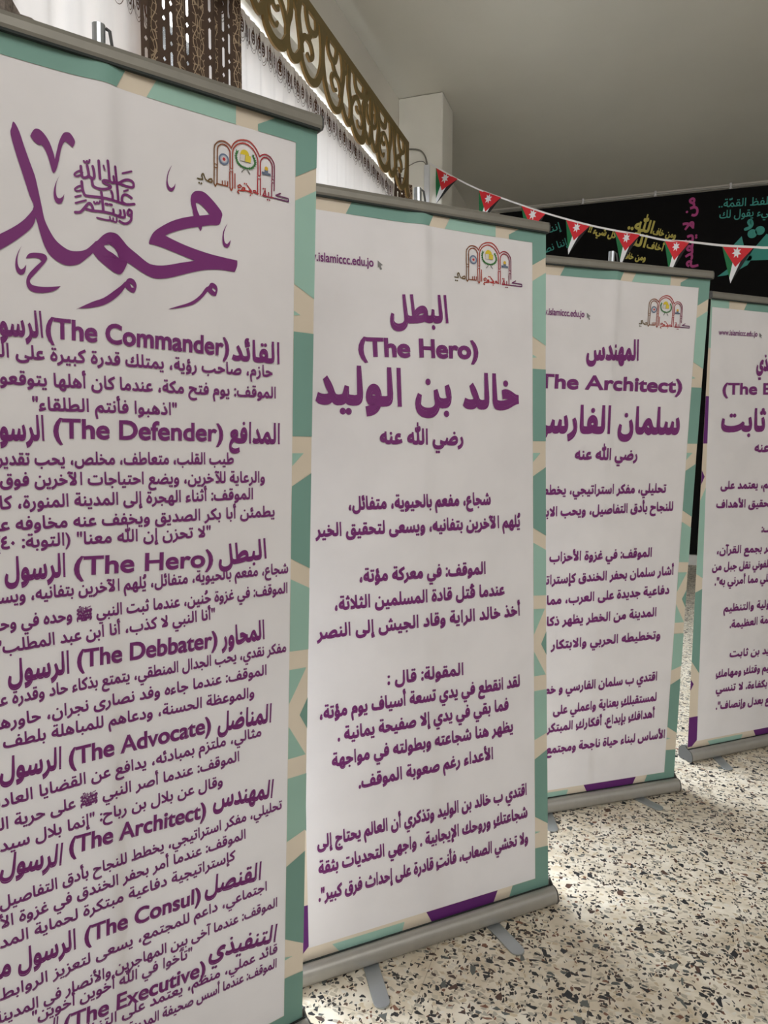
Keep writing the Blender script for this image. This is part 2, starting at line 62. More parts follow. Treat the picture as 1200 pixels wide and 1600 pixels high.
LETTERING = [('b1', 'القائد', (0.7212,1.5119),(0.6227,1.5116),0.036, 'h1'),('b1', 'المدافع', (0.7232,1.3556),(0.6179,1.3572),0.036, 'h1'),('b1', 'البطل', (0.6972,1.1276),(0.5975,1.1202),0.036, 'h1'),('b1', 'المحاور', (0.6945,0.9611),(0.603,0.9577),0.036, 'h1'),('b1', 'المناضل', (0.711,0.7801),(0.5951,0.7862),0.036, 'h1'),('b1', 'المهندس', (0.7159,0.6119),(0.5857,0.6274),0.036, 'h1'),('b1', 'القنصل', (0.6906,0.4351),(0.5679,0.4462),0.036, 'h1'),('b1', 'التنفيذي', (0.7275,0.2749),(0.576,0.3012),0.036, 'h1'),('b1', '(The Commander)', (0.6149,1.5169),(0.303,1.5211),0.031, 'e1'),('b1', '(The Defender)', (0.6037,1.3582),(0.3103,1.3605),0.031, 'e1'),('b1', '(The Hero)', (0.5832,1.1203),(0.3366,1.1275),0.031, 'e1'),('b1', '(The Debbater)', (0.5923,0.9595),(0.3381,0.9633),0.031, 'e1'),('b1', '(The Advocate)', (0.5791,0.7888),(0.3205,0.789),0.031, 'e1'),('b1', '(The Architect)', (0.5682,0.614),(0.3166,0.6247),0.031, 'e1'),('b1', '(The Consul)', (0.5571,0.4367),(0.3386,0.4425),0.031, 'e1'),('b1', '(The Executive)', (0.5663,0.2713),(0.2988,0.2852),0.031, 'e1'),('b1', 'الرسو|ل محمد', (0.2974,1.5225),(0.2362,1.5195),0.036, 'h1'),('b1', 'الرسو|ل محمد', (0.2948,1.3582),(0.2309,1.3574),0.036, 'h1'),('b1', 'الرسول', (0.3214,1.1291),(0.2307,1.1302),0.036, 'h1'),('b1', 'الرسول', (0.3235,0.9592),(0.2298,0.9597),0.036, 'h1'),('b1', 'الرسول| محمد', (0.3059,0.7907),(0.2122,0.7957),0.036, 'h1'),('b1', 'الرسول| محمد', (0.3015,0.6132),(0.2066,0.6265),0.036, 'h1'),('b1', 'الرسول م|حمد', (0.3221,0.4424),(0.2006,0.4427),0.036, 'h1'),('b1', 'الرسول محمد', (0.2858,0.2846),(0.1667,0.2986),0.036, 'h1'),('b1', 'حازم، صاحب رؤية، يمتلك قدرة كبيرة على ال|تحكم', (0.7061,1.4837),(0.2351,1.4854),0.0205, 'n1'),('b1', 'الموقف: يوم فتح مكة، عندما كان أهلها يتوقعو|ن', (0.7136,1.4433),(0.2337,1.444),0.0205, 'n1'),('b1', '"اذهبوا فأنتم الطلقاء"', (0.5149,1.4045),(0.2791,1.4051),0.0205, 'n1'),('b1', 'طيب القلب، متعاطف، مخلص، يحب تقدير', (0.626,1.3151),(0.225,1.3172),0.0205, 'n1'),('b1', 'والرعاية للآخرين، ويضع احتياجات الآخرين فوق', (0.6915,1.2785),(0.2284,1.2837),0.0205, 'n1'),('b1', 'الموقف: أثناء الهجرة إلى المدينة المنورة، كا|ن', (0.6667,1.2464),(0.2272,1.2469),0.0205, 'n1'),('b1', 'يطمئن أبا بكر الصديق ويخفف عنه مخاوفه ع|نه', (0.7135,1.2097),(0.226,1.212),0.0205, 'n1'),('b1', '"لا تحزن إن الله معنا" (التوبة: ٤٠)', (0.5793,1.1776),(0.2178,1.1826),0.0205, 'n1'),('b1', 'شجاع، مفعم بالحيوية، متفائل، يُلهم الآخرين بتفانيه، ويس|عى', (0.7457,1.0912),(0.2221,1.0943),0.0205, 'n1'),('b1', 'الموقف: في غزوة حُنين، عندما ثبت النبي ﷺ وحده في وح|ين', (0.7448,1.0496),(0.2207,1.0498),0.0205, 'n1'),('b1', '"أنا النبي لا كذب، أنا ابن عبد المطلب"', (0.5884,1.0164),(0.2148,1.0112),0.0205, 'n1'),('b1', 'مفكر نقدي، يحب الجدال المنطقي، يتمتع بذكاء حاد وقدرة ع|لى', (0.7436,0.9244),(0.2165,0.9231),0.0205, 'n1'),('b1', 'الموقف: عندما جاءه وفد نصارى نجران، حاوره|م', (0.6996,0.8831),(0.2152,0.8839),0.0205, 'n1'),('b1', 'والموعظة الحسنة، ودعاهم للمباهلة بلطف', (0.6726,0.841),(0.2187,0.8497),0.0205, 'n1'),('b1', 'مثالي، ملتزم بمبادئه، يدافع عن القضايا العاد|لة', (0.6892,0.7534),(0.2126,0.7482),0.0205, 'n1'),('b1', 'الموقف: عندما أصر النبي ﷺ على حرية ال|عبيد', (0.6407,0.7122),(0.2094,0.7083),0.0205, 'n1'),('b1', 'وقال عن بلال بن رباح: "إنما بلال سيد|نا"', (0.6047,0.6705),(0.2081,0.6698),0.0205, 'n1'),('b1', 'تحليلي، مفكر استراتيجي، يخطط للنجاح بأدق التفاصيل', (0.7392,0.5786),(0.2047,0.5678),0.0205, 'n1'),('b1', 'الموقف: عندما أمر بحفر الخندق في غزوة الأ|حزاب', (0.6559,0.5386),(0.2035,0.5319),0.0205, 'n1'),('b1', 'كإستراتيجية دفاعية مبتكرة لحماية المد|ينة', (0.6332,0.4999),(0.2023,0.4957),0.0205, 'n1'),('b1', 'اجتماعي، داعم للمجتمع، يسعى لتعزيز الروابط', (0.706,0.4026),(0.1991,0.4),0.0205, 'n1'),('b1', 'الموقف: عندما آخى بين المهاجرين والأنصار في المدينة', (0.7312,0.355),(0.19,0.3587),0.0205, 'n1'),('b1', '"تآخوا في الله أخوين أخوين"', (0.5393,0.324),(0.2472,0.3332),0.0205, 'n1'),('b1', 'قائد عملي، منظم، يعتمد على ا|لتنظيم', (0.7325,0.2451),(0.3878,0.2587),0.0205, 'n1'),('b1', 'الموقف: عندما أسس ص|حيفة المدينة', (0.7314,0.2103),(0.5228,0.2171),0.0205, 'n1'),('b2', 'البطل', (0.4733,1.6869),(0.3038,1.6735),0.062, 'hb'),('b2', '(The Hero)', (0.5652,1.5934),(0.2159,1.58),0.045, 'eb'),('b2', 'خالد بن الوليد', (0.7025,1.4629),(0.0975,1.4629),0.084, 'hb'),('b2', 'رضي الله عنه', (0.5156,1.3586),(0.2694,1.3603),0.037, 'nb'),('b2', 'شجاع، مفعم بالحيوية، متفائل،', (0.6032,1.1935),(0.1806,1.191),0.031, 'nb'),('b2', 'يُلهم الآخرين بتفانيه، ويسعى لتحقيق الخير', (0.7046,1.1265),(0.0882,1.127),0.031, 'nb'),('b2', 'الموقف: في معركة مؤتة،', (0.5845,1.0006),(0.2074,1.004),0.031, 'nb'),('b2', 'عندما قُتل قادة المسلمين الثلاثة،', (0.6483,0.9359),(0.1374,0.9375),0.031, 'nb'),('b2', 'أخذ خالد الراية وقاد الجيش إلى النصر', (0.7029,0.872),(0.0863,0.8694),0.031, 'nb'),('b2', 'المقولة: قال :', (0.5107,0.7241),(0.2812,0.727),0.031, 'nb'),('b2', 'لقد انقطع في يدي تسعة أسياف يوم مؤتة،', (0.6993,0.6656),(0.0906,0.6649),0.031, 'nb'),('b2', 'فما بقي في يدي إلا صفيحة يمانية .', (0.6589,0.6042),(0.1379,0.6008),0.031, 'nb'),('b2', 'يظهر هنا شجاعته وبطولته في مواجهة', (0.6739,0.5383),(0.1209,0.5373),0.031, 'nb'),('b2', 'الأعداء رغم صعوبة الموقف.', (0.6054,0.4701),(0.1941,0.4659),0.031, 'nb'),('b2', 'اقتدي ب خالد بن الوليد وتذكري أن العالم يحتاج إلى', (0.722,0.342),(0.077,0.3336),0.031, 'nb'),('b2', 'شجاعتكِ وروحك الإيجابية . واجهي التحديات بثقة', (0.7239,0.2747),(0.0791,0.2663),0.031, 'nb'),('b2', 'ولا تخشي الصعاب، فأنتِ قادرة على إحداث فرق كبير".', (0.7257,0.1974),(0.0776,0.1963),0.031, 'nb'),('b3', 'المهندس', (0.514,1.6671),(0.3024,1.6584),0.062, 'hb'),('b3', '(The Architect)', (0.7075,1.5557),(0.0925,1.5557),0.045, 'eb'),('b3', 'سلمان الفارسي', (0.7086,1.4092),(0.0914,1.4092),0.084, 'hb'),('b3', 'رضي الله عنه', (0.5349,1.3105),(0.2769,1.3129),0.037, 'nb'),('b3', 'تحليلي، مفكر استراتيجي، يخط|ط', (0.6699,1.1896),(0.1789,1.19),0.031, 'nb'),('b3', 'للنجاح بأدق التفاصيل، ويحب الا|بتكار', (0.7069,1.1218),(0.1855,1.113),0.031, 'nb'),('b3', 'الموقف: في غزوة الأحزاب', (0.6263,0.9503),(0.194,0.9501),0.031, 'nb'),('b3', 'أشار سلمان بحفر الخندق كإسترا|تيجية', (0.7301,0.8769),(0.2009,0.8685),0.031, 'nb'),('b3', 'دفاعية جديدة على العرب، مم|ا يحمي', (0.7157,0.8033),(0.2022,0.7935),0.031, 'nb'),('b3', 'المدينة من الخطر يظهر ذك|اءه', (0.6644,0.7194),(0.2063,0.7153),0.031, 'nb'),('b3', 'وتخطيطه الحربي والابتكار', (0.6889,0.6299),(0.2162,0.6264),0.031, 'nb'),('b3', 'اقتدي ب سلمان الفارسي و خ|ططي', (0.6873,0.4649),(0.2224,0.4592),0.031, 'nb'),('b3', 'لمستقبلكِ بعناية واعملي على', (0.6909,0.3822),(0.2401,0.3764),0.031, 'nb'),('b3', 'أهدافكِ بإبداع. أفكاركِ المبتك|رة', (0.6873,0.3153),(0.2329,0.3106),0.031, 'nb'),('b3', 'الأساس لبناء حياة ناجحة ومجتم|ع', (0.742,0.2251),(0.24,0.2277),0.031, 'nb'),('b4', 'التنفي|ذي', (0.3436,1.6902),(0.2744,1.6871),0.062, 'hb'),('b4', '(The E|xecutive)', (0.3637,1.5875),(0.0914,1.5787),0.045, 'eb'),('b4', 'زيد بن| ثابت', (0.3423,1.4341),(0.0939,1.4312),0.084, 'hb'),('b4', 'رضي الله| عنه', (0.373,1.341),(0.2893,1.3408),0.037, 'nb'),('b4', 'قيادي، منظ|م، يعتمد على', (0.3864,1.1826),(0.1073,1.1829),0.031, 'nb'),('b4', 'قادر على ت|حقيق الأهداف', (0.3972,1.1004),(0.0881,1.1032),0.031, 'nb'),('b4', 'الموق|ف:', (0.4262,0.9884),(0.3601,0.9882),0.031, 'nb'),('b4', 'كلفه أبو بك|ر بجمع القرآن،', (0.4102,0.9002),(0.1067,0.9045),0.031, 'nb'),('b4', 'لو ك|لفوني نقل جبل من', (0.4201,0.8291),(0.0837,0.8337),0.031, 'nb'),('b4', 'ما كان أثقل ع|لي مما أمرني به".', (0.4217,0.7638),(0.1029,0.7684),0.031, 'nb'),('b4', 'في المسؤ|ولية والتنظيم', (0.4395,0.6459),(0.1632,0.647),0.031, 'nb'),('b4', 'في هذه المه|مة العظيمة.', (0.4417,0.5738),(0.2042,0.5718),0.031, 'nb'),('b4', 'اقتدي ب ز|يد بن ثابت', (0.4538,0.4303),(0.2141,0.4402),0.031, 'nb'),('b4', 'في تنظ|يم وقتكِ ومهامكِ', (0.4645,0.3504),(0.1397,0.3564),0.031, 'nb'),('b4', 'المهام| بكفاءة. لا تنسي', (0.4547,0.2767),(0.1444,0.2893),0.031, 'nb'),('b4', 'التعامل م|ع بعدل وإنصاف".', (0.4774,0.1984),(0.1501,0.2102),0.031, 'nb'),('b2', 'www.|islamiccc.edu.jo', (0.2571,1.8067),(0.1105,1.8045),0.0215, 'url'),('b3', 'www.|islamiccc.edu.jo', (0.2837,1.7977),(0.147,1.7982),0.0215, 'url'),('b4', 'www.islamiccc.edu.jo', (0.2668,1.8257),(0.0508,1.8202),0.0215, 'url')]
POINTERS = {'b2': [(0.2691,1.8241),(0.2833,1.8136),(0.2769,1.8113),(0.2813,1.8029),(0.2768,1.8008),(0.2724,1.8092),(0.2696,1.8049)], 'b3': [(0.2929,1.8132),(0.3088,1.8023),(0.3026,1.8005),(0.3069,1.7915),(0.3027,1.7902),(0.2984,1.7985),(0.2948,1.7945)], 'b4': [(0.2784,1.8424),(0.2944,1.8301),(0.2882,1.8284),(0.2924,1.822),(0.2884,1.8206),(0.2842,1.8268),(0.28,1.8231)]}
EMBLEM_AT = {'b1': ((0.7375,1.8169),1.0), 'b2': ((0.7157,1.8022),1.215), 'b3': ((0.7238,1.7859),1.19), 'b4': ((0.7238,1.7859),1.19)}
STRING = [(0.2968,5.9,3.7209),(0.3596,5.8716,3.6722),(0.5674,5.7752,3.5176),(0.7601,5.6817,3.385),(0.9551,5.5824,3.2684),(1.1199,5.4945,3.1712),(1.3172,5.3839,3.0571),(1.466,5.296,2.9756),(1.6391,5.1883,2.8836),(1.802,5.0805,2.8036),(1.9629,4.9671,2.7281),(2.1064,4.8594,2.6538),(2.2468,4.7459,2.5991),(2.4088,4.6042,2.5266),(2.5556,4.4624,2.4674),(2.6157,4.4,2.4424),(2.7649,4.2299,2.3943)]
PENNANTS = [((0.3596,5.8716,3.6722),(0.5674,5.7752,3.5176),(0.3627,5.8716,3.3803)),((0.7601,5.6817,3.385),(0.9551,5.5824,3.2684),(0.7695,5.6817,3.1108)),((1.1199,5.4945,3.1712),(1.3172,5.3839,3.0571),(1.1731,5.4945,2.8968)),((1.466,5.296,2.9756),(1.6391,5.1883,2.8836),(1.49,5.296,2.7267)),((1.802,5.0805,2.8036),(1.9629,4.9671,2.7281),(1.8498,5.0805,2.5714)),((2.1064,4.8594,2.6538),(2.2468,4.7459,2.5991),(2.144,4.8594,2.4366)),((2.4088,4.6042,2.5266),(2.5556,4.4624,2.4674),(2.4617,4.6042,2.3078))]
BACKDROP = [('الله..', (2.1234,3.8432),(1.8627,3.9179),0.13, 'y'),('ومن خاف', (2.3795,3.7628),(2.1341,3.8315),0.07, 'y'),('أخاف', (2.2479,3.6318),(2.0733,3.6862),0.07, 'y'),('الله', (2.0523,3.6916),(1.8255,3.7547),0.13, 'y'),('من| كل شيء !!', (1.7239,3.8219),(1.418,3.9231),0.075, 'y'),('ومن خاف', (2.0644,3.5391),(1.8095,3.5887),0.07, 'y'),('من لا يتقدم يتق|ادم', (2.5712,4.1873),(2.5704,3.1784),0.115, 'm'),('لا ت|لفظ القمّة..', (3.325,4.0385),(2.8199,4.0568),0.085, 't'),('كل ش|يء يقول لك', (3.3304,3.9225),(2.8313,3.9378),0.085, 't'),('إننا', (1.1064,3.9892),(0.9647,3.9503),0.085, 't'),('إننا نصنع', (1.1858,3.7961),(0.8186,3.6923),0.085, 't')]
QAF = [[(2.9685,3.6125),(3.0669,3.7216),(3.0902,3.6297),(3.1327,3.5361),(3.1861,3.4833),(3.1385,3.4041),(3.0253,3.3433),(2.9294,3.3085),(2.838,3.3012),(2.9585,3.3903),(3.0317,3.496)],[(3.1235,3.4538),(3.1945,3.5792),(3.3143,3.7264),(3.4303,3.6545),(3.4778,3.439)]]
QAF_DOTS = [((3.1715,3.7396),0.048),((3.2463,3.7669),0.048)]
QAF_DAMMA = [(3.1021,3.7942),(3.1461,3.8106),(3.1637,3.8433),(3.1491,3.8858),(3.1308,3.867),(3.1515,3.8307)]


# ------------------------------------------------------------------ materials
def lin(c):
    return tuple((v / 255 / 12.92 if v / 255 <= 0.04045 else ((v / 255 + 0.055) / 1.055) ** 2.4) for v in c) + (1.0,)

def new_mat(name):
    m = bpy.data.materials.new(name); m.use_nodes = True
    nt = m.node_tree
    return m, nt, nt.nodes['Principled BSDF'], nt.nodes['Material Output']

def node(nt, kind, **kw):
    n = nt.nodes.new(kind)
    for k, v in kw.items(): setattr(n, k, v)
    return n

def math_node(nt, op, a, b=None, c=None):
    n = nt.nodes.new('ShaderNodeMath'); n.operation = op
    for i, v in enumerate((a, b, c)):
        if v is None: continue
        if isinstance(v, (int, float)): n.inputs[i].default_value = v
        else: nt.links.new(v, n.inputs[i])
    return n.outputs[0]

def mat_plain(name, rgb, rough=0.6, metal=0.0, spec=0.4, noise=0.06, scale=9.0, bump=0.0, bump_scale=60.0):
    m, nt, b, out = new_mat(name)
    c = lin(rgb)
    b.inputs['Roughness'].default_value = rough
    b.inputs['Metallic'].default_value = metal
    b.inputs['Specular IOR Level'].default_value = spec
    tc = node(nt, 'ShaderNodeTexCoord')
    n = node(nt, 'ShaderNodeTexNoise'); n.inputs['Scale'].default_value = scale; n.inputs['Detail'].default_value = 4
    nt.links.new(tc.outputs['Object'], n.inputs['Vector'])
    r = node(nt, 'ShaderNodeValToRGB')
    r.color_ramp.elements[0].color = tuple(v * (1 - noise) for v in c[:3]) + (1,)
    r.color_ramp.elements[1].color = tuple(min(1, v * (1 + noise)) for v in c[:3]) + (1,)
    r.color_ramp.elements[0].position = 0.3; r.color_ramp.elements[1].position = 0.7
    nt.links.new(n.outputs['Fac'], r.inputs['Fac'])
    nt.links.new(r.outputs['Color'], b.inputs['Base Color'])
    if bump:
        n2 = node(nt, 'ShaderNodeTexNoise'); n2.inputs['Scale'].default_value = bump_scale
        nt.links.new(tc.outputs['Object'], n2.inputs['Vector'])
        bp = node(nt, 'ShaderNodeBump'); bp.inputs['Strength'].default_value = bump; bp.inputs['Distance'].default_value = 0.004
        nt.links.new(n2.outputs['Fac'], bp.inputs['Height']); nt.links.new(bp.outputs['Normal'], b.inputs['Normal'])
    return m

def mat_sheet(name, rgb, trans=0.05):
    m, nt, b, out = new_mat(name)
    c = lin(rgb)
    tc = node(nt, 'ShaderNodeTexCoord')
    n = node(nt, 'ShaderNodeTexNoise'); n.inputs['Scale'].default_value = 7; n.inputs['Detail'].default_value = 3
    nt.links.new(tc.outputs['Object'], n.inputs['Vector'])
    r = node(nt, 'ShaderNodeValToRGB')
    r.color_ramp.elements[0].color = tuple(v * 0.955 for v in c[:3]) + (1,)
    r.color_ramp.elements[1].color = c
    r.color_ramp.elements[0].position = 0.35; r.color_ramp.elements[1].position = 0.6
    nt.links.new(n.outputs['Fac'], r.inputs['Fac'])
    nt.links.new(r.outputs['Color'], b.inputs['Base Color'])
    b.inputs['Roughness'].default_value = 0.55; b.inputs['Specular IOR Level'].default_value = 0.25
    t = node(nt, 'ShaderNodeBsdfTranslucent'); nt.links.new(r.outputs['Color'], t.inputs['Color'])
    mx = node(nt, 'ShaderNodeMixShader'); mx.inputs[0].default_value = trans
    nt.links.new(b.outputs[0], mx.inputs[1]); nt.links.new(t.outputs[0], mx.inputs[2]); nt.links.new(mx.outputs[0], out.inputs['Surface'])
    return m

def mat_attribute(name):
    m, nt, b, out = new_mat(name)
    a = node(nt, 'ShaderNodeAttribute'); a.attribute_name = 'ink'
    nt.links.new(a.outputs['Color'], b.inputs['Base Color']); b.inputs['Roughness'].default_value = 0.55
    return m

def mat_sheer(name, rgb, thin=0.007):
    m, nt, b, out = new_mat(name)
    c = lin(rgb)
    tc = node(nt, 'ShaderNodeTexCoord')
    n = node(nt, 'ShaderNodeTexNoise'); n.inputs['Scale'].default_value = 3; n.inputs['Detail'].default_value = 5
    mp = node(nt, 'ShaderNodeMapping'); mp.inputs['Scale'].default_value = (1, 6, 0.6)
    nt.links.new(tc.outputs['Object'], mp.inputs['Vector']); nt.links.new(mp.outputs[0], n.inputs['Vector'])
    r = node(nt, 'ShaderNodeValToRGB')
    r.color_ramp.elements[0].color = tuple(v * 0.93 for v in c[:3]) + (1,); r.color_ramp.elements[1].color = c
    nt.links.new(n.outputs['Fac'], r.inputs['Fac'])
    d = node(nt, 'ShaderNodeBsdfDiffuse'); t = node(nt, 'ShaderNodeBsdfTranslucent'); tr = node(nt, 'ShaderNodeBsdfTransparent')
    nt.links.new(r.outputs['Color'], d.inputs['Color']); nt.links.new(r.outputs['Color'], t.inputs['Color'])
    m1 = node(nt, 'ShaderNodeMixShader'); m1.inputs[0].default_value = 0.033
    nt.links.new(d.outputs[0], m1.inputs[1]); nt.links.new(t.outputs[0], m1.inputs[2])
    m2 = node(nt, 'ShaderNodeMixShader'); m2.inputs[0].default_value = thin
    nt.links.new(m1.outputs[0], m2.inputs[1]); nt.links.new(tr.outputs[0], m2.inputs[2])
    nt.links.new(m2.outputs[0], out.inputs['Surface'])
    return m

def mat_cutwork(name):
    """brown curtain cloth: columns of punched hexagon slots and diamonds, and columns of pale embroidery"""
    m, nt, b, out = new_mat(name)
    uv = node(nt, 'ShaderNodeUVMap'); uv.uv_map = 'cloth'
    sp = node(nt, 'ShaderNodeSeparateXYZ'); nt.links.new(uv.outputs[0], sp.inputs[0])
    u, v = sp.outputs[0], sp.outputs[1]
    PU, PV = 0.165, 0.150
    a = math_node(nt, 'FRACT', math_node(nt, 'DIVIDE', u, PU))
    x = math_node(nt, 'MULTIPLY', a, PU)                                     # position in the repeat
    def column(x0, shift):
        dx = math_node(nt, 'ABSOLUTE', math_node(nt, 'SUBTRACT', x, x0))
        f = math_node(nt, 'FRACT', math_node(nt, 'ADD', math_node(nt, 'DIVIDE', v, PV), shift))
        dy = math_node(nt, 'MULTIPLY', math_node(nt, 'ABSOLUTE', math_node(nt, 'SUBTRACT', f, 0.5)), PV)
        s = math_node(nt, 'MAXIMUM', math_node(nt, 'SUBTRACT', dx, 0.0065), math_node(nt, 'SUBTRACT', math_node(nt, 'ADD', dy, math_node(nt, 'MULTIPLY', dx, 1.1)), 0.044))
        f2 = math_node(nt, 'FRACT', math_node(nt, 'ADD', math_node(nt, 'DIVIDE', v, PV), shift + 0.5))
        dy2 = math_node(nt, 'MULTIPLY', math_node(nt, 'ABSOLUTE', math_node(nt, 'SUBTRACT', f2, 0.5)), PV)
        d = math_node(nt, 'SUBTRACT', math_node(nt, 'ADD', math_node(nt, 'MULTIPLY', dx, 1.3), dy2), 0.010)
        return math_node(nt, 'LESS_THAN', math_node(nt, 'MINIMUM', s, d), 0.0)
    hole = math_node(nt, 'MAXIMUM', column(0.022, 0.0), column(0.062, 0.5))
    # embroidery: thin pale scroll lines in the remaining band
    band = math_node(nt, 'MULTIPLY', math_node(nt, 'GREATER_THAN', x, 0.088), math_node(nt, 'LESS_THAN', x, 0.157))
    cx = node(nt, 'ShaderNodeCombineXYZ'); nt.links.new(math_node(nt, 'ABSOLUTE', math_node(nt, 'SUBTRACT', x, 0.1225)), cx.inputs[0]); nt.links.new(v, cx.inputs[1])
    vo = node(nt, 'ShaderNodeTexVoronoi'); vo.feature = 'DISTANCE_TO_EDGE'; vo.inputs['Scale'].default_value = 32
    nt.links.new(cx.outputs[0], vo.inputs['Vector'])
    line1 = math_node(nt, 'LESS_THAN', vo.outputs['Distance'], 0.045)
    wv = math_node(nt, 'MULTIPLY', math_node(nt, 'SINE', math_node(nt, 'MULTIPLY', v, 42.0)), 0.013)
    dl = math_node(nt, 'ABSOLUTE', math_node(nt, 'SUBTRACT', math_node(nt, 'ABSOLUTE', math_node(nt, 'SUBTRACT', x, 0.1225)), math_node(nt, 'ADD', wv, 0.018)))
    line2 = math_node(nt, 'LESS_THAN', dl, 0.0022)
    emb = math_node(nt, 'MULTIPLY', band, math_node(nt, 'MAXIMUM', math_node(nt, 'MULTIPLY', line1, 0.8), line2))
    mx = node(nt, 'ShaderNodeMix'); mx.data_type = 'RGBA'
    mx.inputs['A'].default_value = lin((90, 74, 64)); mx.inputs['B'].default_value = lin((190, 168, 140))
    nt.links.new(emb, mx.inputs['Factor']); nt.links.new(mx.outputs['Result'], b.inputs['Base Color'])
    b.inputs['Roughness'].default_value = 0.8; b.inputs['Specular IOR Level'].default_value = 0.15
    tr = node(nt, 'ShaderNodeBsdfTransparent')
    ms = node(nt, 'ShaderNodeMixShader'); nt.links.new(hole, ms.inputs[0]); nt.links.new(b.outputs[0], ms.inputs[1]); nt.links.new(tr.outputs[0], ms.inputs[2])
    nt.links.new(ms.outputs[0], out.inputs['Surface'])
    return m

def mat_terrazzo(name):
    m, nt, b, out = new_mat(name)
    tc = node(nt, 'ShaderNodeTexCoord')
    base = node(nt, 'ShaderNodeTexNoise'); base.inputs['Scale'].default_value = 14; base.inputs['Detail'].default_value = 6
    nt.links.new(tc.outputs['Object'], base.inputs['Vector'])
    br = node(nt, 'ShaderNodeValToRGB')
    br.color_ramp.elements[0].color = lin((206, 193, 170)); br.color_ramp.elements[1].color = lin((230, 222, 205))
    br.color_ramp.elements[0].position = 0.35; br.color_ramp.elements[1].position = 0.65
    nt.links.new(base.outputs['Fac'], br.inputs['Fac'])
    cur = br.outputs['Color']
    def layer(cur, scale, edge, keep, stretch, palette, seed):
        mp = node(nt, 'ShaderNodeMapping'); mp.inputs['Scale'].default_value = stretch; mp.inputs['Rotation'].default_value = (0, 0, seed); mp.inputs['Location'].default_value = (seed, seed * 2, 0)
        nt.links.new(tc.outputs['Object'], mp.inputs['Vector'])
        wn = node(nt, 'ShaderNodeTexNoise'); wn.inputs['Scale'].default_value = scale * 0.9; wn.inputs['Detail'].default_value = 1
        nt.links.new(mp.outputs[0], wn.inputs['Vector'])
        ad = node(nt, 'ShaderNodeMix'); ad.data_type = 'VECTOR'; ad.inputs['Factor'].default_value = 0.012
        nt.links.new(mp.outputs[0], ad.inputs['A']); nt.links.new(wn.outputs['Color'], ad.inputs['B'])
        v1 = node(nt, 'ShaderNodeTexVoronoi'); v1.voronoi_dimensions = '2D'; v1.inputs['Scale'].default_value = scale
        v2 = node(nt, 'ShaderNodeTexVoronoi'); v2.voronoi_dimensions = '2D'; v2.feature = 'DISTANCE_TO_EDGE'; v2.inputs['Scale'].default_value = scale
        nt.links.new(ad.outputs['Result'], v1.inputs['Vector']) if False else nt.links.new(ad.outputs[1], v1.inputs['Vector'])
        nt.links.new(ad.outputs[1], v2.inputs['Vector'])
        sc = node(nt, 'ShaderNodeSeparateColor'); nt.links.new(v1.outputs['Color'], sc.inputs[0])
        there = math_node(nt, 'LESS_THAN', sc.outputs[0], keep)
        thr = math_node(nt, 'ADD', math_node(nt, 'MULTIPLY', sc.outputs[1], edge * 1.6), edge * 0.5)
        ins = math_node(nt, 'GREATER_THAN', v2.outputs['Distance'], thr)
        msk = math_node(nt, 'MULTIPLY', there, ins)
        pr = node(nt, 'ShaderNodeValToRGB'); pr.color_ramp.interpolation = 'CONSTANT'
        while len(pr.color_ramp.elements) < len(palette): pr.color_ramp.elements.new(0.5)
        for i, (p, c) in enumerate(palette): pr.color_ramp.elements[i].position = p; pr.color_ramp.elements[i].color = lin(c)
        nt.links.new(sc.outputs[2], pr.inputs['Fac'])
        mx = node(nt, 'ShaderNodeMix'); mx.data_type = 'RGBA'
        nt.links.new(msk, mx.inputs['Factor']); nt.links.new(cur, mx.inputs[6]); nt.links.new(pr.outputs['Color'], mx.inputs[7])
        return mx.outputs[2]
    cur = layer(cur, 62, 0.10, 0.45, (1, 1.4, 1), [(0, (188, 178, 158)), (0.4, (200, 184, 156)), (0.6, (170, 164, 150)), (0.8, (216, 210, 196))], 0.3)
    cur = layer(cur, 84, 0.13, 0.27, (1.5, 1, 1), [(0, (52, 48, 46)), (0.45, (92, 74, 62)), (0.65, (70, 72, 70)), (0.9, (120, 84, 66))], 1.1)
    cur = layer(cur, 50, 0.15, 0.22, (1, 1.7, 1), [(0, (44, 44, 46)), (0.55, (74, 60, 54)), (0.75, (88, 92, 90)), (0.93, (126, 88, 70))], 2.2)
    cur = layer(cur, 37, 0.16, 0.075, (1.4, 1, 1), [(0, (40, 42, 46)), (0.6, (96, 100, 96)), (0.85, (84, 62, 52))], 0.8)
    # tile joints
    sp = node(nt, 'ShaderNodeSeparateXYZ'); nt.links.new(tc.outputs['Object'], sp.inputs[0])
    j = None
    for k in (0, 1):
        f = math_node(nt, 'FRACT', math_node(nt, 'ADD', math_node(nt, 'DIVIDE', sp.outputs[k], 0.40), 0.31))
        l = math_node(nt, 'LESS_THAN', f, 0.006)
        j = l if j is None else math_node(nt, 'MAXIMUM', j, l)
    mj = node(nt, 'ShaderNodeMix'); mj.data_type = 'RGBA'
    nt.links.new(math_node(nt, 'MULTIPLY', j, 0.35), mj.inputs['Factor']); nt.links.new(cur, mj.inputs[6]); mj.inputs[7].default_value = lin((110, 98, 82))
    nt.links.new(mj.outputs[2], b.inputs['Base Color'])
    rn = node(nt, 'ShaderNodeTexNoise'); rn.inputs['Scale'].default_value = 5
    nt.links.new(tc.outputs['Object'], rn.inputs['Vector'])
    rr = node(nt, 'ShaderNodeMapRange'); rr.inputs['To Min'].default_value = 0.3; rr.inputs['To Max'].default_value = 0.5
    nt.links.new(rn.outputs['Fac'], rr.inputs['Value']); nt.links.new(rr.outputs[0], b.inputs['Roughness'])
    b.inputs['Specular IOR Level'].default_value = 0.4
    return m

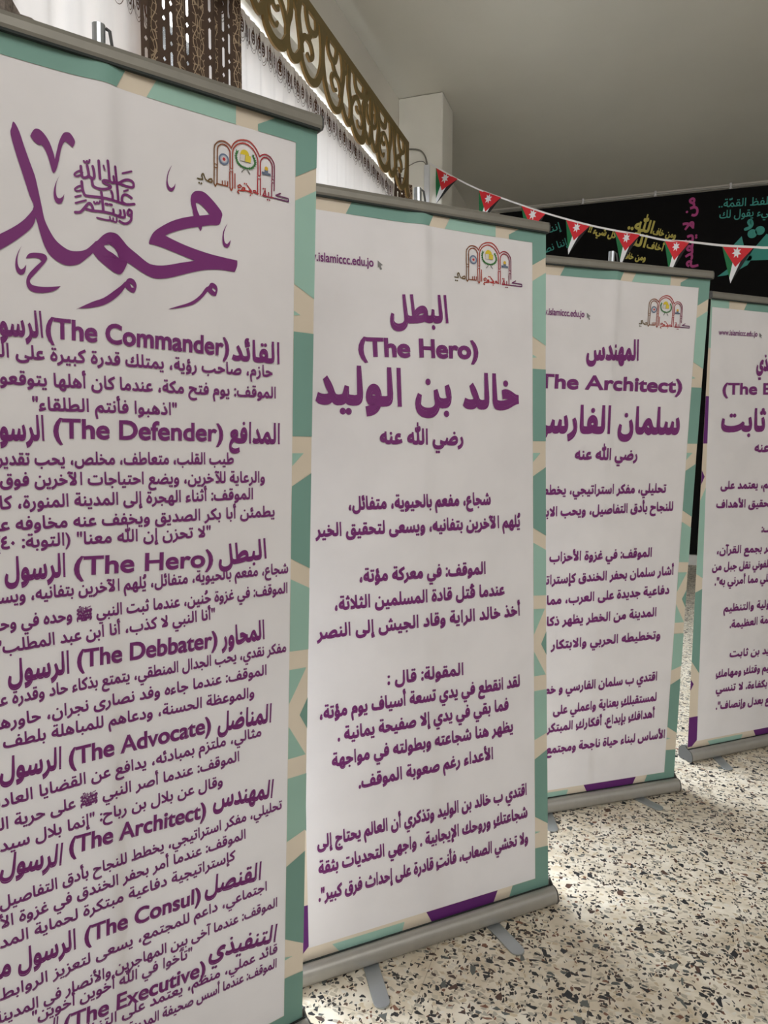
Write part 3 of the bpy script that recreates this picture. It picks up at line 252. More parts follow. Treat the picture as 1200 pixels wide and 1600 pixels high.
M = dict(
    plaster=mat_plain('white plaster', (222, 218, 208), 0.85, spec=0.2, noise=0.03, scale=2.0, bump=0.12, bump_scale=25),
    column=mat_plain('column plaster', (226, 223, 214), 0.8, spec=0.2, noise=0.03, scale=3.0, bump=0.1),
    ceiling=mat_plain('ceiling plaster', (208, 205, 196), 0.9, spec=0.15, noise=0.03, scale=1.2, bump=0.08, bump_scale=15),
    terrazzo=mat_terrazzo('terrazzo'),
    base=mat_plain('white skirting', (225, 224, 220), 0.4),
    frame=mat_plain('window aluminium', (205, 206, 208), 0.4, metal=0.3),
    white=mat_sheet('printed white', (232, 229, 230)),
    beige=mat_sheet('printed beige', (221, 208, 188)),
    teal=mat_sheet('printed dark teal', (128, 168, 156)),
    mint=mat_sheet('printed light teal', (164, 202, 188)),
    violet=mat_sheet('printed violet', (104, 46, 118)),
    ink=mat_plain('purple ink', (122, 50, 116), 0.5, spec=0.25, noise=0.03),
    grey_ink=mat_plain('grey ink', (128, 126, 126), 0.5, noise=0.03),
    coloured=mat_attribute('coloured ink'),
    alu=mat_plain('brushed aluminium', (172, 170, 164), 0.42, metal=0.55, noise=0.05, scale=30),
    rail=mat_plain('satin rail aluminium', (136, 133, 124), 0.45, metal=0.4, noise=0.05, scale=30),
    steel=mat_plain('bright steel', (178, 184, 188), 0.28, metal=0.8, noise=0.04),
    dark=mat_plain('dark plastic', (78, 78, 77), 0.5),
    slot=mat_plain('rubber lip', (38, 44, 42), 0.7),
    gold=mat_plain('gold painted board', (118, 100, 58), 0.55, metal=0.15, noise=0.08, scale=14),
    gilt=mat_plain('gilded board edge', (140, 112, 66), 0.45, metal=0.3, noise=0.1, scale=20),
    sheer=mat_sheer('white sheer cloth', (240, 234, 230)),
    cutwork=mat_cutwork('brown cutwork cloth'),
    braid=mat_plain('brown braid', (92, 60, 42), 0.8, noise=0.2, scale=60),
    thread=mat_plain('grey brown thread', (120, 104, 94), 0.8, noise=0.1, scale=60),
    brocade=mat_plain('grey brocade', (122, 112, 104), 0.85, noise=0.45, scale=90),
    track=mat_plain('curtain track enamel', (236, 232, 222), 0.35),
    black=mat_plain('black backdrop cloth', (20, 19, 20), 0.8, spec=0.15, noise=0.1),
    yellow=mat_plain('yellow print', (214, 202, 104), 0.6, noise=0.03),
    magenta=mat_plain('magenta print', (196, 78, 146), 0.6, noise=0.03),
    cyan=mat_plain('turquoise print', (76, 172, 160), 0.6, noise=0.03),
    pvc=mat_plain('white conduit plastic', (214, 216, 220), 0.4),
    cable=mat_plain('grey cable', (120, 116, 108), 0.5),
    red=mat_plain('red flag cloth', (205, 38, 48), 0.7, noise=0.05),
    green=mat_plain('green flag cloth', (22, 108, 62), 0.7, noise=0.05),
    fwhite=mat_plain('white flag cloth', (226, 226, 230), 0.7, noise=0.03),
    fblack=mat_plain('black flag cloth', (26, 25, 27), 0.7, noise=0.05),
    tape=mat_plain('white tape', (232, 230, 230), 0.6, noise=0.03),
)
# thin clear glass
m, nt, b, out = new_mat('window glass')
tr = node(nt, 'ShaderNodeBsdfTransparent'); gl = node(nt, 'ShaderNodeBsdfGlossy'); gl.inputs['Roughness'].default_value = 0.02
mx = node(nt, 'ShaderNodeMixShader'); mx.inputs[0].default_value = 0.06
nt.links.new(tr.outputs[0], mx.inputs[1]); nt.links.new(gl.outputs[0], mx.inputs[2]); nt.links.new(mx.outputs[0], out.inputs['Surface'])
M['glass'] = m

# ------------------------------------------------------------------ mesh helpers
class MB:
    """collects geometry for one mesh object"""
    def __init__(s): s.v, s.f, s.m, s.c = [], [], [], []
    def add(s, verts, faces, mi=0, color=None):
        o = len(s.v); s.v += [tuple(p) for p in verts]
        for f in faces: s.f.append(tuple(i + o for i in f)); s.m.append(mi); s.c.append(color)
    def box(s, x0, x1, y0, y1, z0, z1, mi=0):
        s.add([(x, y, z) for z in (z0, z1) for y in (y0, y1) for x in (x0, x1)], [(0, 2, 3, 1), (4, 5, 7, 6), (0, 1, 5, 4), (2, 6, 7, 3), (0, 4, 6, 2), (1, 3, 7, 5)], mi)
    def prism(s, prof, axis_pts, mi=0, cap=True):
        """sweep a closed 2D profile (list of 3D offset functions) between two points given as two lists of points"""
        n = len(prof[0]); vs = prof[0] + prof[1]
        s.add(vs, [(i, (i + 1) % n, n + (i + 1) % n, n + i) for i in range(n)], mi)
        if cap: s.add(prof[0], [tuple(reversed(range(n)))], mi); s.add(prof[1], [tuple(range(n))], mi)
    def tube(s, pts, r, seg=8, mi=0, closed=False):
        pts = [Vector(p) for p in pts]; rings = []
        for i, p in enumerate(pts):
            d = (pts[min(i + 1, len(pts) - 1)] - pts[max(i - 1, 0)]).normalized()
            a = d.cross(Vector((0, 0, 1)))
            if a.length < 1e-3: a = d.cross(Vector((1, 0, 0)))
            a.normalize(); bb = a.cross(d).normalized()
            rings.append([p + a * (r * math.cos(2 * math.pi * k / seg)) + bb * (r * math.sin(2 * math.pi * k / seg)) for k in range(seg)])
        vs = [q for ring in rings for q in ring]; fs = []
        for i in range(len(pts) - 1):
            for k in range(seg): fs.append((i * seg + k, i * seg + (k + 1) % seg, (i + 1) * seg + (k + 1) % seg, (i + 1) * seg + k))
        fs.append(tuple(range(seg - 1, -1, -1))); fs.append(tuple((len(pts) - 1) * seg + k for k in range(seg)))
        s.add(vs, fs, mi)
    def build(s, name, mats, parent=None, smooth=False, bevel=0.0):
        me = bpy.data.meshes.new(name); me.from_pydata(s.v, [], s.f)
        for x in (mats if isinstance(mats, (list, tuple)) else [mats]): me.materials.append(x)
        for p, mi in zip(me.polygons, s.m): p.material_index = mi; p.use_smooth = smooth
        if any(c for c in s.c):
            at = me.color_attributes.new('ink', 'FLOAT_COLOR', 'CORNER')
            for p, c in zip(me.polygons, s.c):
                for li in p.loop_indices: at.data[li].color = c or (1, 1, 1, 1)
        if smooth: me.set_sharp_from_angle(angle=math.radians(40))
        me.update()
        o = bpy.data.objects.new(name, me); COL.objects.link(o)
        if parent: o.parent = parent
        if bevel:
            bm = bmesh.new(); bm.from_mesh(me); bmesh.ops.remove_doubles(bm, verts=bm.verts, dist=1e-5)
            bmesh.ops.recalc_face_normals(bm, faces=bm.faces); bm.to_mesh(me); bm.free()
            md = o.modifiers.new('rounded', 'BEVEL'); md.width = bevel; md.segments = 2; md.limit_method = 'ANGLE'
        return o

def empty(name, loc=(0, 0, 0), rz=0.0):
    o = bpy.data.objects.new(name, None); o.empty_display_size = 0.1; o.location = loc; o.rotation_euler = (0, 0, rz); COL.objects.link(o); return o
def tag(o, label=None, cat=None, group=None, kind=None):
    for k, v in (('label', label), ('category', cat), ('group', group), ('kind', kind)):
        if v: o[k] = v
    return o

# ------------------------------------------------------------------ lettering engine (outline glyphs, shaped right to left)
FORMS, LIGA = {}, {}
for cp in range(0xFE80, 0xFEFD):
    d = unicodedata.decomposition(chr(cp)).split()
    if len(d) == 2: FORMS.setdefault(chr(int(d[1], 16)), {})[d[0]] = chr(cp)
    elif len(d) == 3: LIGA.setdefault((chr(int(d[1], 16)), chr(int(d[2], 16))), {})[d[0]] = chr(cp)
FORMS['\u0640'] = {k: '\u0640' for k in ('<isolated>', '<final>', '<initial>', '<medial>')}
MARKS = set('\u064b\u064c\u064d\u064e\u064f\u0650\u0651\u0652')
MIRROR = {'(': ')', ')': '('}

def shape(text):
    """logical text -> list of (glyph, index in text)"""
    t = text.replace('الله', '\ufdf2')
    idx = []; k = 0
    for ch in t:
        idx.append(k); k += 4 if ch == '\ufdf2' else 1
    res = []; n = len(t); skip = -1
    def dual(c): return c in FORMS and '<initial>' in FORMS[c]
    def joins_prev(i):
        j = i - 1
        while j >= 0 and t[j] in MARKS: j -= 1
        return j >= 0 and dual(t[j])
    def next_joinable(i):
        j = i + 1
        while j < n and t[j] in MARKS: j += 1
        return j if j < n and t[j] in FORMS and '<final>' in FORMS[t[j]] else None
    for i, ch in enumerate(t):
        if i <= skip: continue
        if ch not in FORMS: res.append((ch, idx[i])); continue
        p = joins_prev(i)
        if ch == 'ل' and i + 1 < n and (ch, t[i + 1]) in LIGA:
            res.append((LIGA[(ch, t[i + 1])].get('<final>' if p else '<isolated>'), idx[i])); skip = i + 1; continue
        nx = dual(ch) and next_joinable(i) is not None
        key = '<medial>' if p and nx else '<final>' if p else '<initial>' if nx else '<isolated>'
        f = FORMS[ch]
        res.append((f.get(key) or f.get('<final>' if p else '<isolated>') or ch, idx[i]))
    return res

def visual(glyphs):
    out = list(reversed(glyphs)); s = []; i = 0
    while i < len(out):
        j = i
        while j < len(out) and '\u0660' <= out[j][0] <= '\u0669': j += 1
        if j > i: s += list(reversed(out[i:j])); i = j; continue
        s.append(out[i]); i += 1
    return ''.join(MIRROR.get(g, g) for g, _ in s)

_cache = {}
def contours(s, res=2):
    """outline contours of a ready visual string at size 1"""
    if s in _cache: return _cache[s]
    c = bpy.data.curves.new('lettering', 'FONT'); c.body = s; c.size = 1.0; c.resolution_u = 2
    o = bpy.data.objects.new('lettering', c); COL.objects.link(o)
    bpy.context.view_layer.update()
    cu = o.to_curve(bpy.context.evaluated_depsgraph_get())
    outl = []
    for sp in cu.splines:
        bp = sp.bezier_points; n = len(bp); pts = []
        for i in range(n):
            a, b2 = bp[i], bp[(i + 1) % n]
            p0, p1, p2, p3 = a.co, a.handle_right, b2.handle_left, b2.co
            pts.append((p0.x, p0.y))
            ch = (p3 - p0)
            dev = max(abs(ch.x * (q - p0).y - ch.y * (q - p0).x) for q in (p1, p2)) / max(ch.length, 1e-6)
            k = 1 if dev < 0.004 else (2 if dev < 0.02 else 3 if dev < 0.08 else 4)
            for q in range(1, k):
                tt = q / k; w0, w1, w2, w3 = (1 - tt) ** 3, 3 * (1 - tt) ** 2 * tt, 3 * (1 - tt) * tt * tt, tt ** 3
                pts.append((w0 * p0.x + w1 * p1.x + w2 * p2.x + w3 * p3.x, w0 * p0.y + w1 * p1.y + w2 * p2.y + w3 * p3.y))
        q = []
        for p in pts:
            if not q or abs(p[0] - q[-1][0]) + abs(p[1] - q[-1][1]) > 1e-4: q.append(p)
        if len(q) > 2 and abs(q[0][0] - q[-1][0]) + abs(q[0][1] - q[-1][1]) < 1e-4: q.pop()
        if len(q) > 2: outl.append(q)
    o.to_curve_clear(); bpy.data.objects.remove(o); bpy.data.curves.remove(c)
    _cache[s] = outl
    return outl

def area2(c): return sum(c[i - 1][0] * c[i][1] - c[i][0] * c[i - 1][1] for i in range(len(c)))
def inside(p, c):
    r = False
    for i in range(len(c)):
        (x0, y0), (x1, y1) = c[i - 1], c[i]
        if (y0 > p[1]) != (y1 > p[1]) and p[0] < (x1 - x0) * (p[1] - y0) / (y1 - y0) + x0: r = not r
    return r
def bounds(cs):
    xs = [p[0] for c in cs for p in c]; return min(xs), max(xs)

ALEF_H = max(p[1] for c in contours('\ufe8d') for p in c)
CAP_H = max(p[1] for c in contours('H') for p in c)

def ink_shapes(mb, cs, put, pen, mi=0, color=None):
    """fill glyph contours (already in surface coordinates) and thicken them with an elliptical pen"""
    if not cs: return
    wx, wy = pen
    bx = [(min(p[0] for p in c), max(p[0] for p in c), min(p[1] for p in c), max(p[1] for p in c)) for c in cs]
    grp = list(range(len(cs)))                      # clusters of contours whose boxes overlap
    def root(i):
        while grp[i] != i: i = grp[i]
        return i
    for i in range(len(cs)):
        for j in range(i):
            if bx[i][0] <= bx[j][1] and bx[j][0] <= bx[i][1] and bx[i][2] <= bx[j][3] and bx[j][2] <= bx[i][3]: grp[root(i)] = root(j)
    clusters = {}
    for i in range(len(cs)): clusters.setdefault(root(i), []).append(cs[i])
    for cl in clusters.values():
        big = max(cl, key=lambda c: abs(area2(c))); side = 1 if area2(big) > 0 else -1
        vin, ein = [], []
        for c in cl:
            o = len(vin); vin += [Vector(p) for p in c]; ein += [(o + k, o + (k + 1) % len(c)) for k in range(len(c))]
        vout, _, fout, _, _, _ = delaunay_2d_cdt(vin, ein, [], 0, 1e-7)
        cen = np.array([[sum(vout[i].x for i in f) / 3, sum(vout[i].y for i in f) / 3] for f in fout])
        wind = np.zeros(len(cen), int)
        for c in cl:                                 # winding number of each triangle: overlapping strokes unite, counters stay open
            a = np.array(c); b2 = np.roll(a, -1, 0)
            x0, y0, x1, y1 = a[:, 0][:, None], a[:, 1][:, None], b2[:, 0][:, None], b2[:, 1][:, None]
            cr = (x1 - x0) * (cen[:, 1][None] - y0) - (cen[:, 0][None] - x0) * (y1 - y0)
            upw = (y0 <= cen[:, 1][None]) & (y1 > cen[:, 1][None]) & (cr > 0); dnw = (y0 > cen[:, 1][None]) & (y1 <= cen[:, 1][None]) & (cr < 0)
            wind += upw.sum(0) - dnw.sum(0)
        jit = random.random() * 0.0002
        mb.add([put(p.x, p.y, jit) for p in vout], [f for f, w in zip(fout, wind) if w != 0], mi, color)
        if wx <= 0: continue
        for c in cl:
            n = len(c)
            jit = 0.00025 + random.random() * 0.0004
            offs = []
            for k in range(n):
                p, a, b2 = c[k], c[k - 1], c[(k + 1) % n]
                def nrm(q0, q1):
                    dx, dy = q1[0] - q0[0], q1[1] - q0[1]; l = math.hypot(dx, dy) or 1
                    return (dy / l * side, -dx / l * side)
                n1, n2 = nrm(a, p), nrm(p, b2); nx, ny = n1[0] + n2[0], n1[1] + n2[1]
                l = math.hypot(nx, ny) or 1; nx, ny = nx / l, ny / l
                e = math.sqrt((wx * nx) ** 2 + (wy * ny) ** 2) or 1
                offs.append((p[0] + wx * wx * nx / e, p[1] + wy * wy * ny / e))
            vs = [put(p[0], p[1], jit) for p in c] + [put(p[0], p[1], jit) for p in offs]
            mb.add(vs, [(k, (k + 1) % n, n + (k + 1) % n, n + k) for k in range(n)], mi, color)

def set_line(mb, text, R, L, height, put, pen, latin=False, anchor='R', measure='before', mi=0, wide=1.0):
    """one line of lettering from its right end R to its left end L (surface coordinates)"""
    k = text.find('|'); full = text.replace('|', '')
    if latin:
        s = full; sub = s if k < 0 else (s[:k] if measure == 'before' else s[k:]); ref = CAP_H
    else:
        g = shape(full); s = visual(g); ref = ALEF_H
        sub = s if k < 0 else visual([q for q in g if (q[1] < k) == (measure == 'before')])
    cs = contours(s); x0, x1 = bounds(cs); a0, a1 = bounds(contours(sub))
    Rv, Lv = Vector(R), Vector(L); d = (Rv - Lv); span = d.length; d.normalize(); nrm = Vector((-d.y, d.x))
    sy = height / ref; sx = span / (a1 - a0)
    org, ax = (Rv, x1) if anchor == 'R' else (Lv, x0)
    m, dots = [], []
    for c in cs:
        ys = [p[1] for p in c]; xs = [p[0] for p in c]; mid = (min(ys) + max(ys)) / 2; lift = 0.0
        dot = not latin and max(ys) - min(ys) < 0.2 and max(xs) - min(xs) < 0.2 and (mid > 0.3 or mid < -0.04)
        if dot: lift = pen[1] * 0.75 * ref * (1 if mid > 0 else -1)      # dots keep clear of the heavier strokes
        q = []
        for p in c:
            w = org + d * ((p[0] - ax) * sx) + nrm * ((p[1] + lift) * sy); q.append((w.x, w.y))
        (dots if dot else m).append(q)
    ink_shapes(mb, m, put, (pen[0] * height, pen[1] * height), mi)
    e = min(pen) * height * 0.8
    ink_shapes(mb, dots, put, (e, e), mi)

def smooth_closed(pts, k=3, corner=0.55):
    """closed Catmull-Rom through traced points, keeping sharp corners"""
    n = len(pts); out = []
    P = [Vector(p) for p in pts]
    def cor(i):
        a, b2 = (P[i] - P[i - 1]), (P[(i + 1) % n] - P[i])
        return a.length < 1e-9 or b2.length < 1e-9 or a.normalized().dot(b2.normalized()) < corner
    cs = [cor(i) for i in range(n)]
    for i in range(n):
        p1, p2 = P[i], P[(i + 1) % n]
        m1 = Vector((0, 0)) if cs[i] else (p2 - P[i - 1]) / 2
        m2 = Vector((0, 0)) if cs[(i + 1) % n] else (P[(i + 2) % n] - p1) / 2
        if cs[i]: m1 = (p2 - p1) - m2 * 0.5 if not cs[(i + 1) % n] else p2 - p1
        if cs[(i + 1) % n]: m2 = (p2 - p1) - m1 * 0.5 if not cs[i] else p2 - p1
        for q in range(k):
            t = q / k; t2, t3 = t * t, t * t * t
            w = p1 * (2 * t3 - 3 * t2 + 1) + m1 * (t3 - 2 * t2 + t) + p2 * (-2 * t3 + 3 * t2) + m2 * (t3 - t2)
            out.append((w.x, w.y))
    return out
def smooth_open(pts, k=4):
    P = [Vector(p) for p in pts]; n = len(P); out = []
    if n == 2: return [tuple(p) for p in P]
    for i in range(n - 1):
        p0, p1, p2, p3 = P[max(i - 1, 0)], P[i], P[i + 1], P[min(i + 2, n - 1)]
        for q in range(k):
            t = q / k
            w = 0.5 * ((2 * p1) + (p2 - p0) * t + (2 * p0 - 5 * p1 + 4 * p2 - p3) * t * t + (3 * p1 - p0 - 3 * p2 + p3) * t ** 3)
            out.append(tuple(w))
    out.append(tuple(P[-1])); return out

def ribbon(mb, pts, w, put, mi=0, color=None, taper=False):
    """flat stroke of width w along a 2D line"""
    n = len(pts); l, r = [], []
    jit = 0.0001 + random.random() * 0.0003
    for i in range(n):
        a, b2 = Vector(pts[max(i - 1, 0)]), Vector(pts[min(i + 1, n - 1)]); d = (b2 - a); d = d.normalized() if d.length > 0 else Vector((1, 0))
        h = w / 2 * (1 if not taper else max(0.25, math.sin(math.pi * (0.12 + 0.76 * i / (n - 1)))))
        q = Vector(pts[i]); nn = Vector((-d.y, d.x)) * h
        l.append(put(*(q + nn), jit)); r.append(put(*(q - nn), jit))
    mb.add(l + r, [(i, i + 1, n + i + 1, n + i) for i in range(n - 1)], mi, color)
    for i in (0, n - 1):   # round ends
        q = Vector(pts[i]); mb.add([put(q.x + w / 2 * math.cos(k * math.pi / 4), q.y + w / 2 * math.sin(k * math.pi / 4), jit + 0.0001) for k in range(8)], [tuple(range(8))], mi, color)
def disc(mb, c, r, put, mi=0, color=None, seg=20, jit=0.0003, a0=0.0, a1=2 * math.pi):
    full = a1 - a0 > 6.2
    pts = [put(c[0] + r * math.cos(a0 + (a1 - a0) * k / seg), c[1] + r * math.sin(a0 + (a1 - a0) * k / seg), jit) for k in range(seg if full else seg + 1)]
    mb.add(pts, [tuple(range(len(pts)))], mi, color)
def ring(mb, c, r, w, put, mi=0, color=None, seg=16, jit=0.0004):
    pts = [(c[0] + r * math.cos(2 * math.pi * k / seg), c[1] + r * math.sin(2 * math.pi * k / seg)) for k in range(seg + 1)]
    ribbon(mb, pts, w, put, mi, color)
def densify(mb, size):
    """split the long edges so that a flat print can follow its curved sheet; returns a new MB in the same 2D space"""
    bm = bmesh.new(); vs = [bm.verts.new(v) for v in mb.v]
    lay = bm.faces.layers.int.new('mi')
    for f, mi in zip(mb.f, mb.m):
        try: nf = bm.faces.new([vs[i] for i in f]); nf[lay] = mi
        except ValueError: pass
    bmesh.ops.triangulate(bm, faces=bm.faces)
    for _ in range(7):
        es = [e for e in bm.edges if e.calc_length() > size]
        if not es: break
        bmesh.ops.subdivide_edges(bm, edges=es, cuts=1)
        bmesh.ops.triangulate(bm, faces=[f for f in bm.faces if len(f.verts) > 3])
    bm.verts.index_update(); r = MB(); r.v = [tuple(v.co) for v in bm.verts]
    for f in bm.faces: r.f.append(tuple(v.index for v in f.verts)); r.m.append(f[lay]); r.c.append(None)
    bm.free(); return r

# ------------------------------------------------------------------ the setting
ZC, YEND, YBACK, XR = 4.31, 8.97, -1.8, 7.2
mb = MB(); mb.add([(-0.25, YBACK, 0), (XR, YBACK, 0), (XR, YEND, 0), (-0.25, YEND, 0), (-0.25, YBACK, -0.1), (XR, YBACK, -0.1), (XR, YEND, -0.1), (-0.25, YEND, -0.1)], [(0, 1, 2, 3), (7, 6, 5, 4)]); tag(mb.build('floor', M['terrazzo']), kind='structure')
mb = MB(); mb.box(-0.25, XR, YBACK, YEND, ZC, ZC + 0.15); tag(mb.build('ceiling', M['ceiling']), kind='structure')
def wall_x(name, x0, x1, openings, mat):
    mb = MB(); ys = YBACK
    for (a, b2, z0, z1) in openings:
        mb.box(x0, x1, ys, a, 0, ZC); mb.box(x0, x1, a, b2, 0, z0); mb.box(x0, x1, a, b2, z1, ZC); ys = b2
    mb.box(x0, x1, ys, YEND, 0, ZC)
    return tag(mb.build(name, mat), kind='structure')
WL = [(1.0, 2.35, 0.95, 3.40), (2.65, 5.75, 0.95, 3.40)]
wall_x('wall_left', -0.25, 0.0, WL, M['plaster'])
wall_x('wall_right', XR, XR + 0.2, [(-1.0, 3.4, 1.0, 3.2)], M['plaster'])
mb = MB(); mb.box(-0.25, XR + 0.2, YEND, YEND + 0.2, 0, ZC); tag(mb.build('wall_far', M['plaster']), kind='structure')
mb = MB(); mb.box(-0.25, 1.1, YBACK - 0.2, YBACK, 0, ZC); mb.box(6.1, XR + 0.2, YBACK - 0.2, YBACK, 0, ZC); mb.box(1.1, 6.1, YBACK - 0.2, YBACK, 0, 2.9); mb.box(1.1, 6.1, YBACK - 0.2, YBACK, 4.25, ZC)
tag(mb.build('wall_back', M['plaster']), kind='structure')
mb = MB(); mb.box(0.0, 0.39, 5.967, 6.33, 0, ZC - 0.002); tag(mb.build('trim_1', M['column'], bevel=0.012), kind='structure')
mb = MB(); mb.box(0.0, XR, YEND - 0.02, YEND, 0, 0.12); tag(mb.build('baseboard_far', M['base'], bevel=0.004), kind='structure')
mb = MB(); mb.box(0.0, 0.018, 6.33, YEND - 0.02, 0, 0.12); mb.box(0.0, 0.018, YBACK, 5.967, 0, 0.12); tag(mb.build('baseboard_left', M['base'], bevel=0.004), kind='structure')
def window(name, axis, c0, c1, z0, z1, at, bars):
    root = empty(name, (0, 0, 0)); tag(root, kind='structure')
    fr, gl = MB(), MB(); w = 0.05
    def bx(mbx, a, b2, za, zb, t):
        if axis == 'x': mbx.box(at - t, at + t, a, b2, za, zb)
        else: mbx.box(a, b2, at - t, at + t, za, zb)
    bx(fr, c0, c1, z0, z0 + w, 0.03); bx(fr, c0, c1, z1 - w, z1, 0.03); bx(fr, c0, c0 + w, z0 + w, z1 - w, 0.03); bx(fr, c1 - w, c1, z0 + w, z1 - w, 0.03)
    for k in range(1, bars):
        q = c0 + (c1 - c0) * k / bars; bx(fr, q - w / 2, q + w / 2, z0 + w, z1 - w, 0.025)
    fr.build('window_frame', M['frame'], root, bevel=0.004)
    bx(gl, c0 + w, c1 - w, z0 + w, z1 - w, 0.003); gl.build('window_pane', M['glass'], root)
window('window_1', 'x', 1.0, 2.35, 0.95, 3.40, -0.14, 3)
window('window_2', 'x', 2.65, 5.75, 0.95, 3.40, -0.14, 3)
window('added_window_back', 'y', 1.1, 6.1, 2.9, 4.25, YBACK - 0.1, 4)  # unseen, added high behind the camera to go with the back fill
window('added_window_right', 'x', -1.0, 3.4, 1.0, 3.2, XR + 0.1, 4)  # unseen, added in the right wall to go with the side fill

# ------------------------------------------------------------------ roll-up banners
def sheet_bulge(u, z, seed):
    """how far the sheet stands forward of its plane: pole pressing on it near the top, slack folds, curled edges"""
    top = max(0.0, min(1.0, (z - 0.75) / 1.1))
    hang = max(0.0, min(1.0, (1.975 - z) / 0.10))
    g = 0.0095 * top * top * math.exp(-((u - 0.40) / (0.019 if u > 0.40 else 0.035)) ** 2) + 0.004 * top * math.exp(-((u - 0.40) / 0.09) ** 2)
    mid = math.sin(math.pi * min(1, max(0, (z - 0.06) / 1.9)))
    g += mid * (0.0022 * math.sin(u * 9 + seed + z * 0.8) + 0.0012 * math.sin(u * 23 + seed * 2.3 + z * 1.7))
    e = min(u, 0.8 - u)
    g -= mid * 0.003 * max(0.0, 1 - e / 0.07) ** 2
    return g * (0.6 + 0.4 * hang)

BORDER_TOP = [('teal', [(0.204, 1.966), (0.436, 1.967), (0.417, 1.929), (0.184, 1.929)]), ('mint', [(0.487, 1.966), (0.629, 1.966), (0.629, 1.929), (0.467, 1.929)]),
              ('teal', [(0.673, 1.941), (0.718, 1.966), (0.80, 1.966), (0.80, 1.893), (0.753, 1.866), (0.753, 1.929), (0.673, 1.929)])]
BORDER_RIGHT = [('mint', [(0.753, 1.822), (0.80, 1.85), (0.80, 1.643), (0.753, 1.666)]), ('mint', [(0.753, 1.615), (0.768, 1.608), (0.753, 1.606)]), ('teal', [(0.753, 1.575), (0.80, 1.575), (0.80, 1.369), (0.753, 1.369)]),
                ('mint', [(0.753, 1.335), (0.78, 1.335), (0.753, 1.309)]), ('teal', [(0.753, 1.268), (0.80, 1.294), (0.80, 1.094), (0.753, 1.119)]), ('mint', [(0.753, 1.076), (0.80, 1.052), (0.80, 0.919), (0.753, 0.922)]),
                ('mint', [(0.753, 0.882), (0.795, 0.88), (0.753, 0.807)]), ('teal', [(0.78, 0.777), (0.80, 0.812), (0.80, 0.742)]), ('mint', [(0.753, 0.758), (0.797, 0.684), (0.753, 0.685)]),
                ('mint', [(0.753, 0.641), (0.80, 0.64), (0.80, 0.51), (0.753, 0.496)]), ('teal', [(0.753, 0.438), (0.80, 0.459), (0.80, 0.236), (0.753, 0.266)]), ('mint', [(0.753, 0.222), (0.772, 0.217), (0.753, 0.215)]),
                ('teal', [(0.753, 0.171), (0.80, 0.168), (0.80, 0.036), (0.655, 0.036), (0.672, 0.0795), (0.753, 0.0795)])]
BORDER_BOTTOM = [('violet', [(0.387, 0.0795), (0.62, 0.0795), (0.600, 0.036), (0.410, 0.036)]), ('mint', [(0.112, 0.0715), (0.32, 0.0715), (0.309, 0.036), (0.140, 0.036)])]
BORDER_LEFT = [('mint', [(0.0, 1.966), (0.10, 1.966), (0.10, 1.929), ('i', 1.929), ('i', 1.764), (0.0, 1.764)]), ('violet', [(0.0, 1.568), ('i', 1.568), ('i', 1.373), (0.0, 1.373)]), ('violet', [(0.0, 1.262), (0.016, 1.235), (0.0, 1.20)]),
               ('mint', [(0.0, 1.135), ('i', 1.189), ('i', 0.803), (0.0, 0.822)]), ('teal', [(0.0, 0.742), ('i', 0.756), ('i', 0.385), (0.0, 0.44)]), ('violet', [(0.0, 0.362), (0.016, 0.34), (0.0, 0.312)]),
               ('violet', [(0.0, 0.193), ('i', 0.193), ('i', 0.085), (0.022, 0.06), (0.0, 0.06)])]

PENS = {'h1': (0.03, 0.085), 'e1': (0.052, 0.052), 'n1': (0.036, 0.062), 'hb': (0.042, 0.105), 'eb': (0.078, 0.07), 'nb': (0.046, 0.092), 'url': (0.035, 0.035)}

def ink_ramp(x):
    stops = [(-0.19, (70, 66, 18)), (-0.155, (112, 78, 22)), (-0.115, (160, 56, 30)), (-0.085, (186, 36, 34)), (-0.05, (160, 30, 52)), (-0.02, (104, 36, 90)), (0.01, (86, 34, 100))]
    for (a, c), (b2, d) in zip(stops, stops[1:]):
        if x <= b2:
            t = max(0, min(1, (x - a) / (b2 - a))); return lin(tuple(c[i] + (d[i] - c[i]) * t for i in range(3)))
    return lin(stops[-1][1])

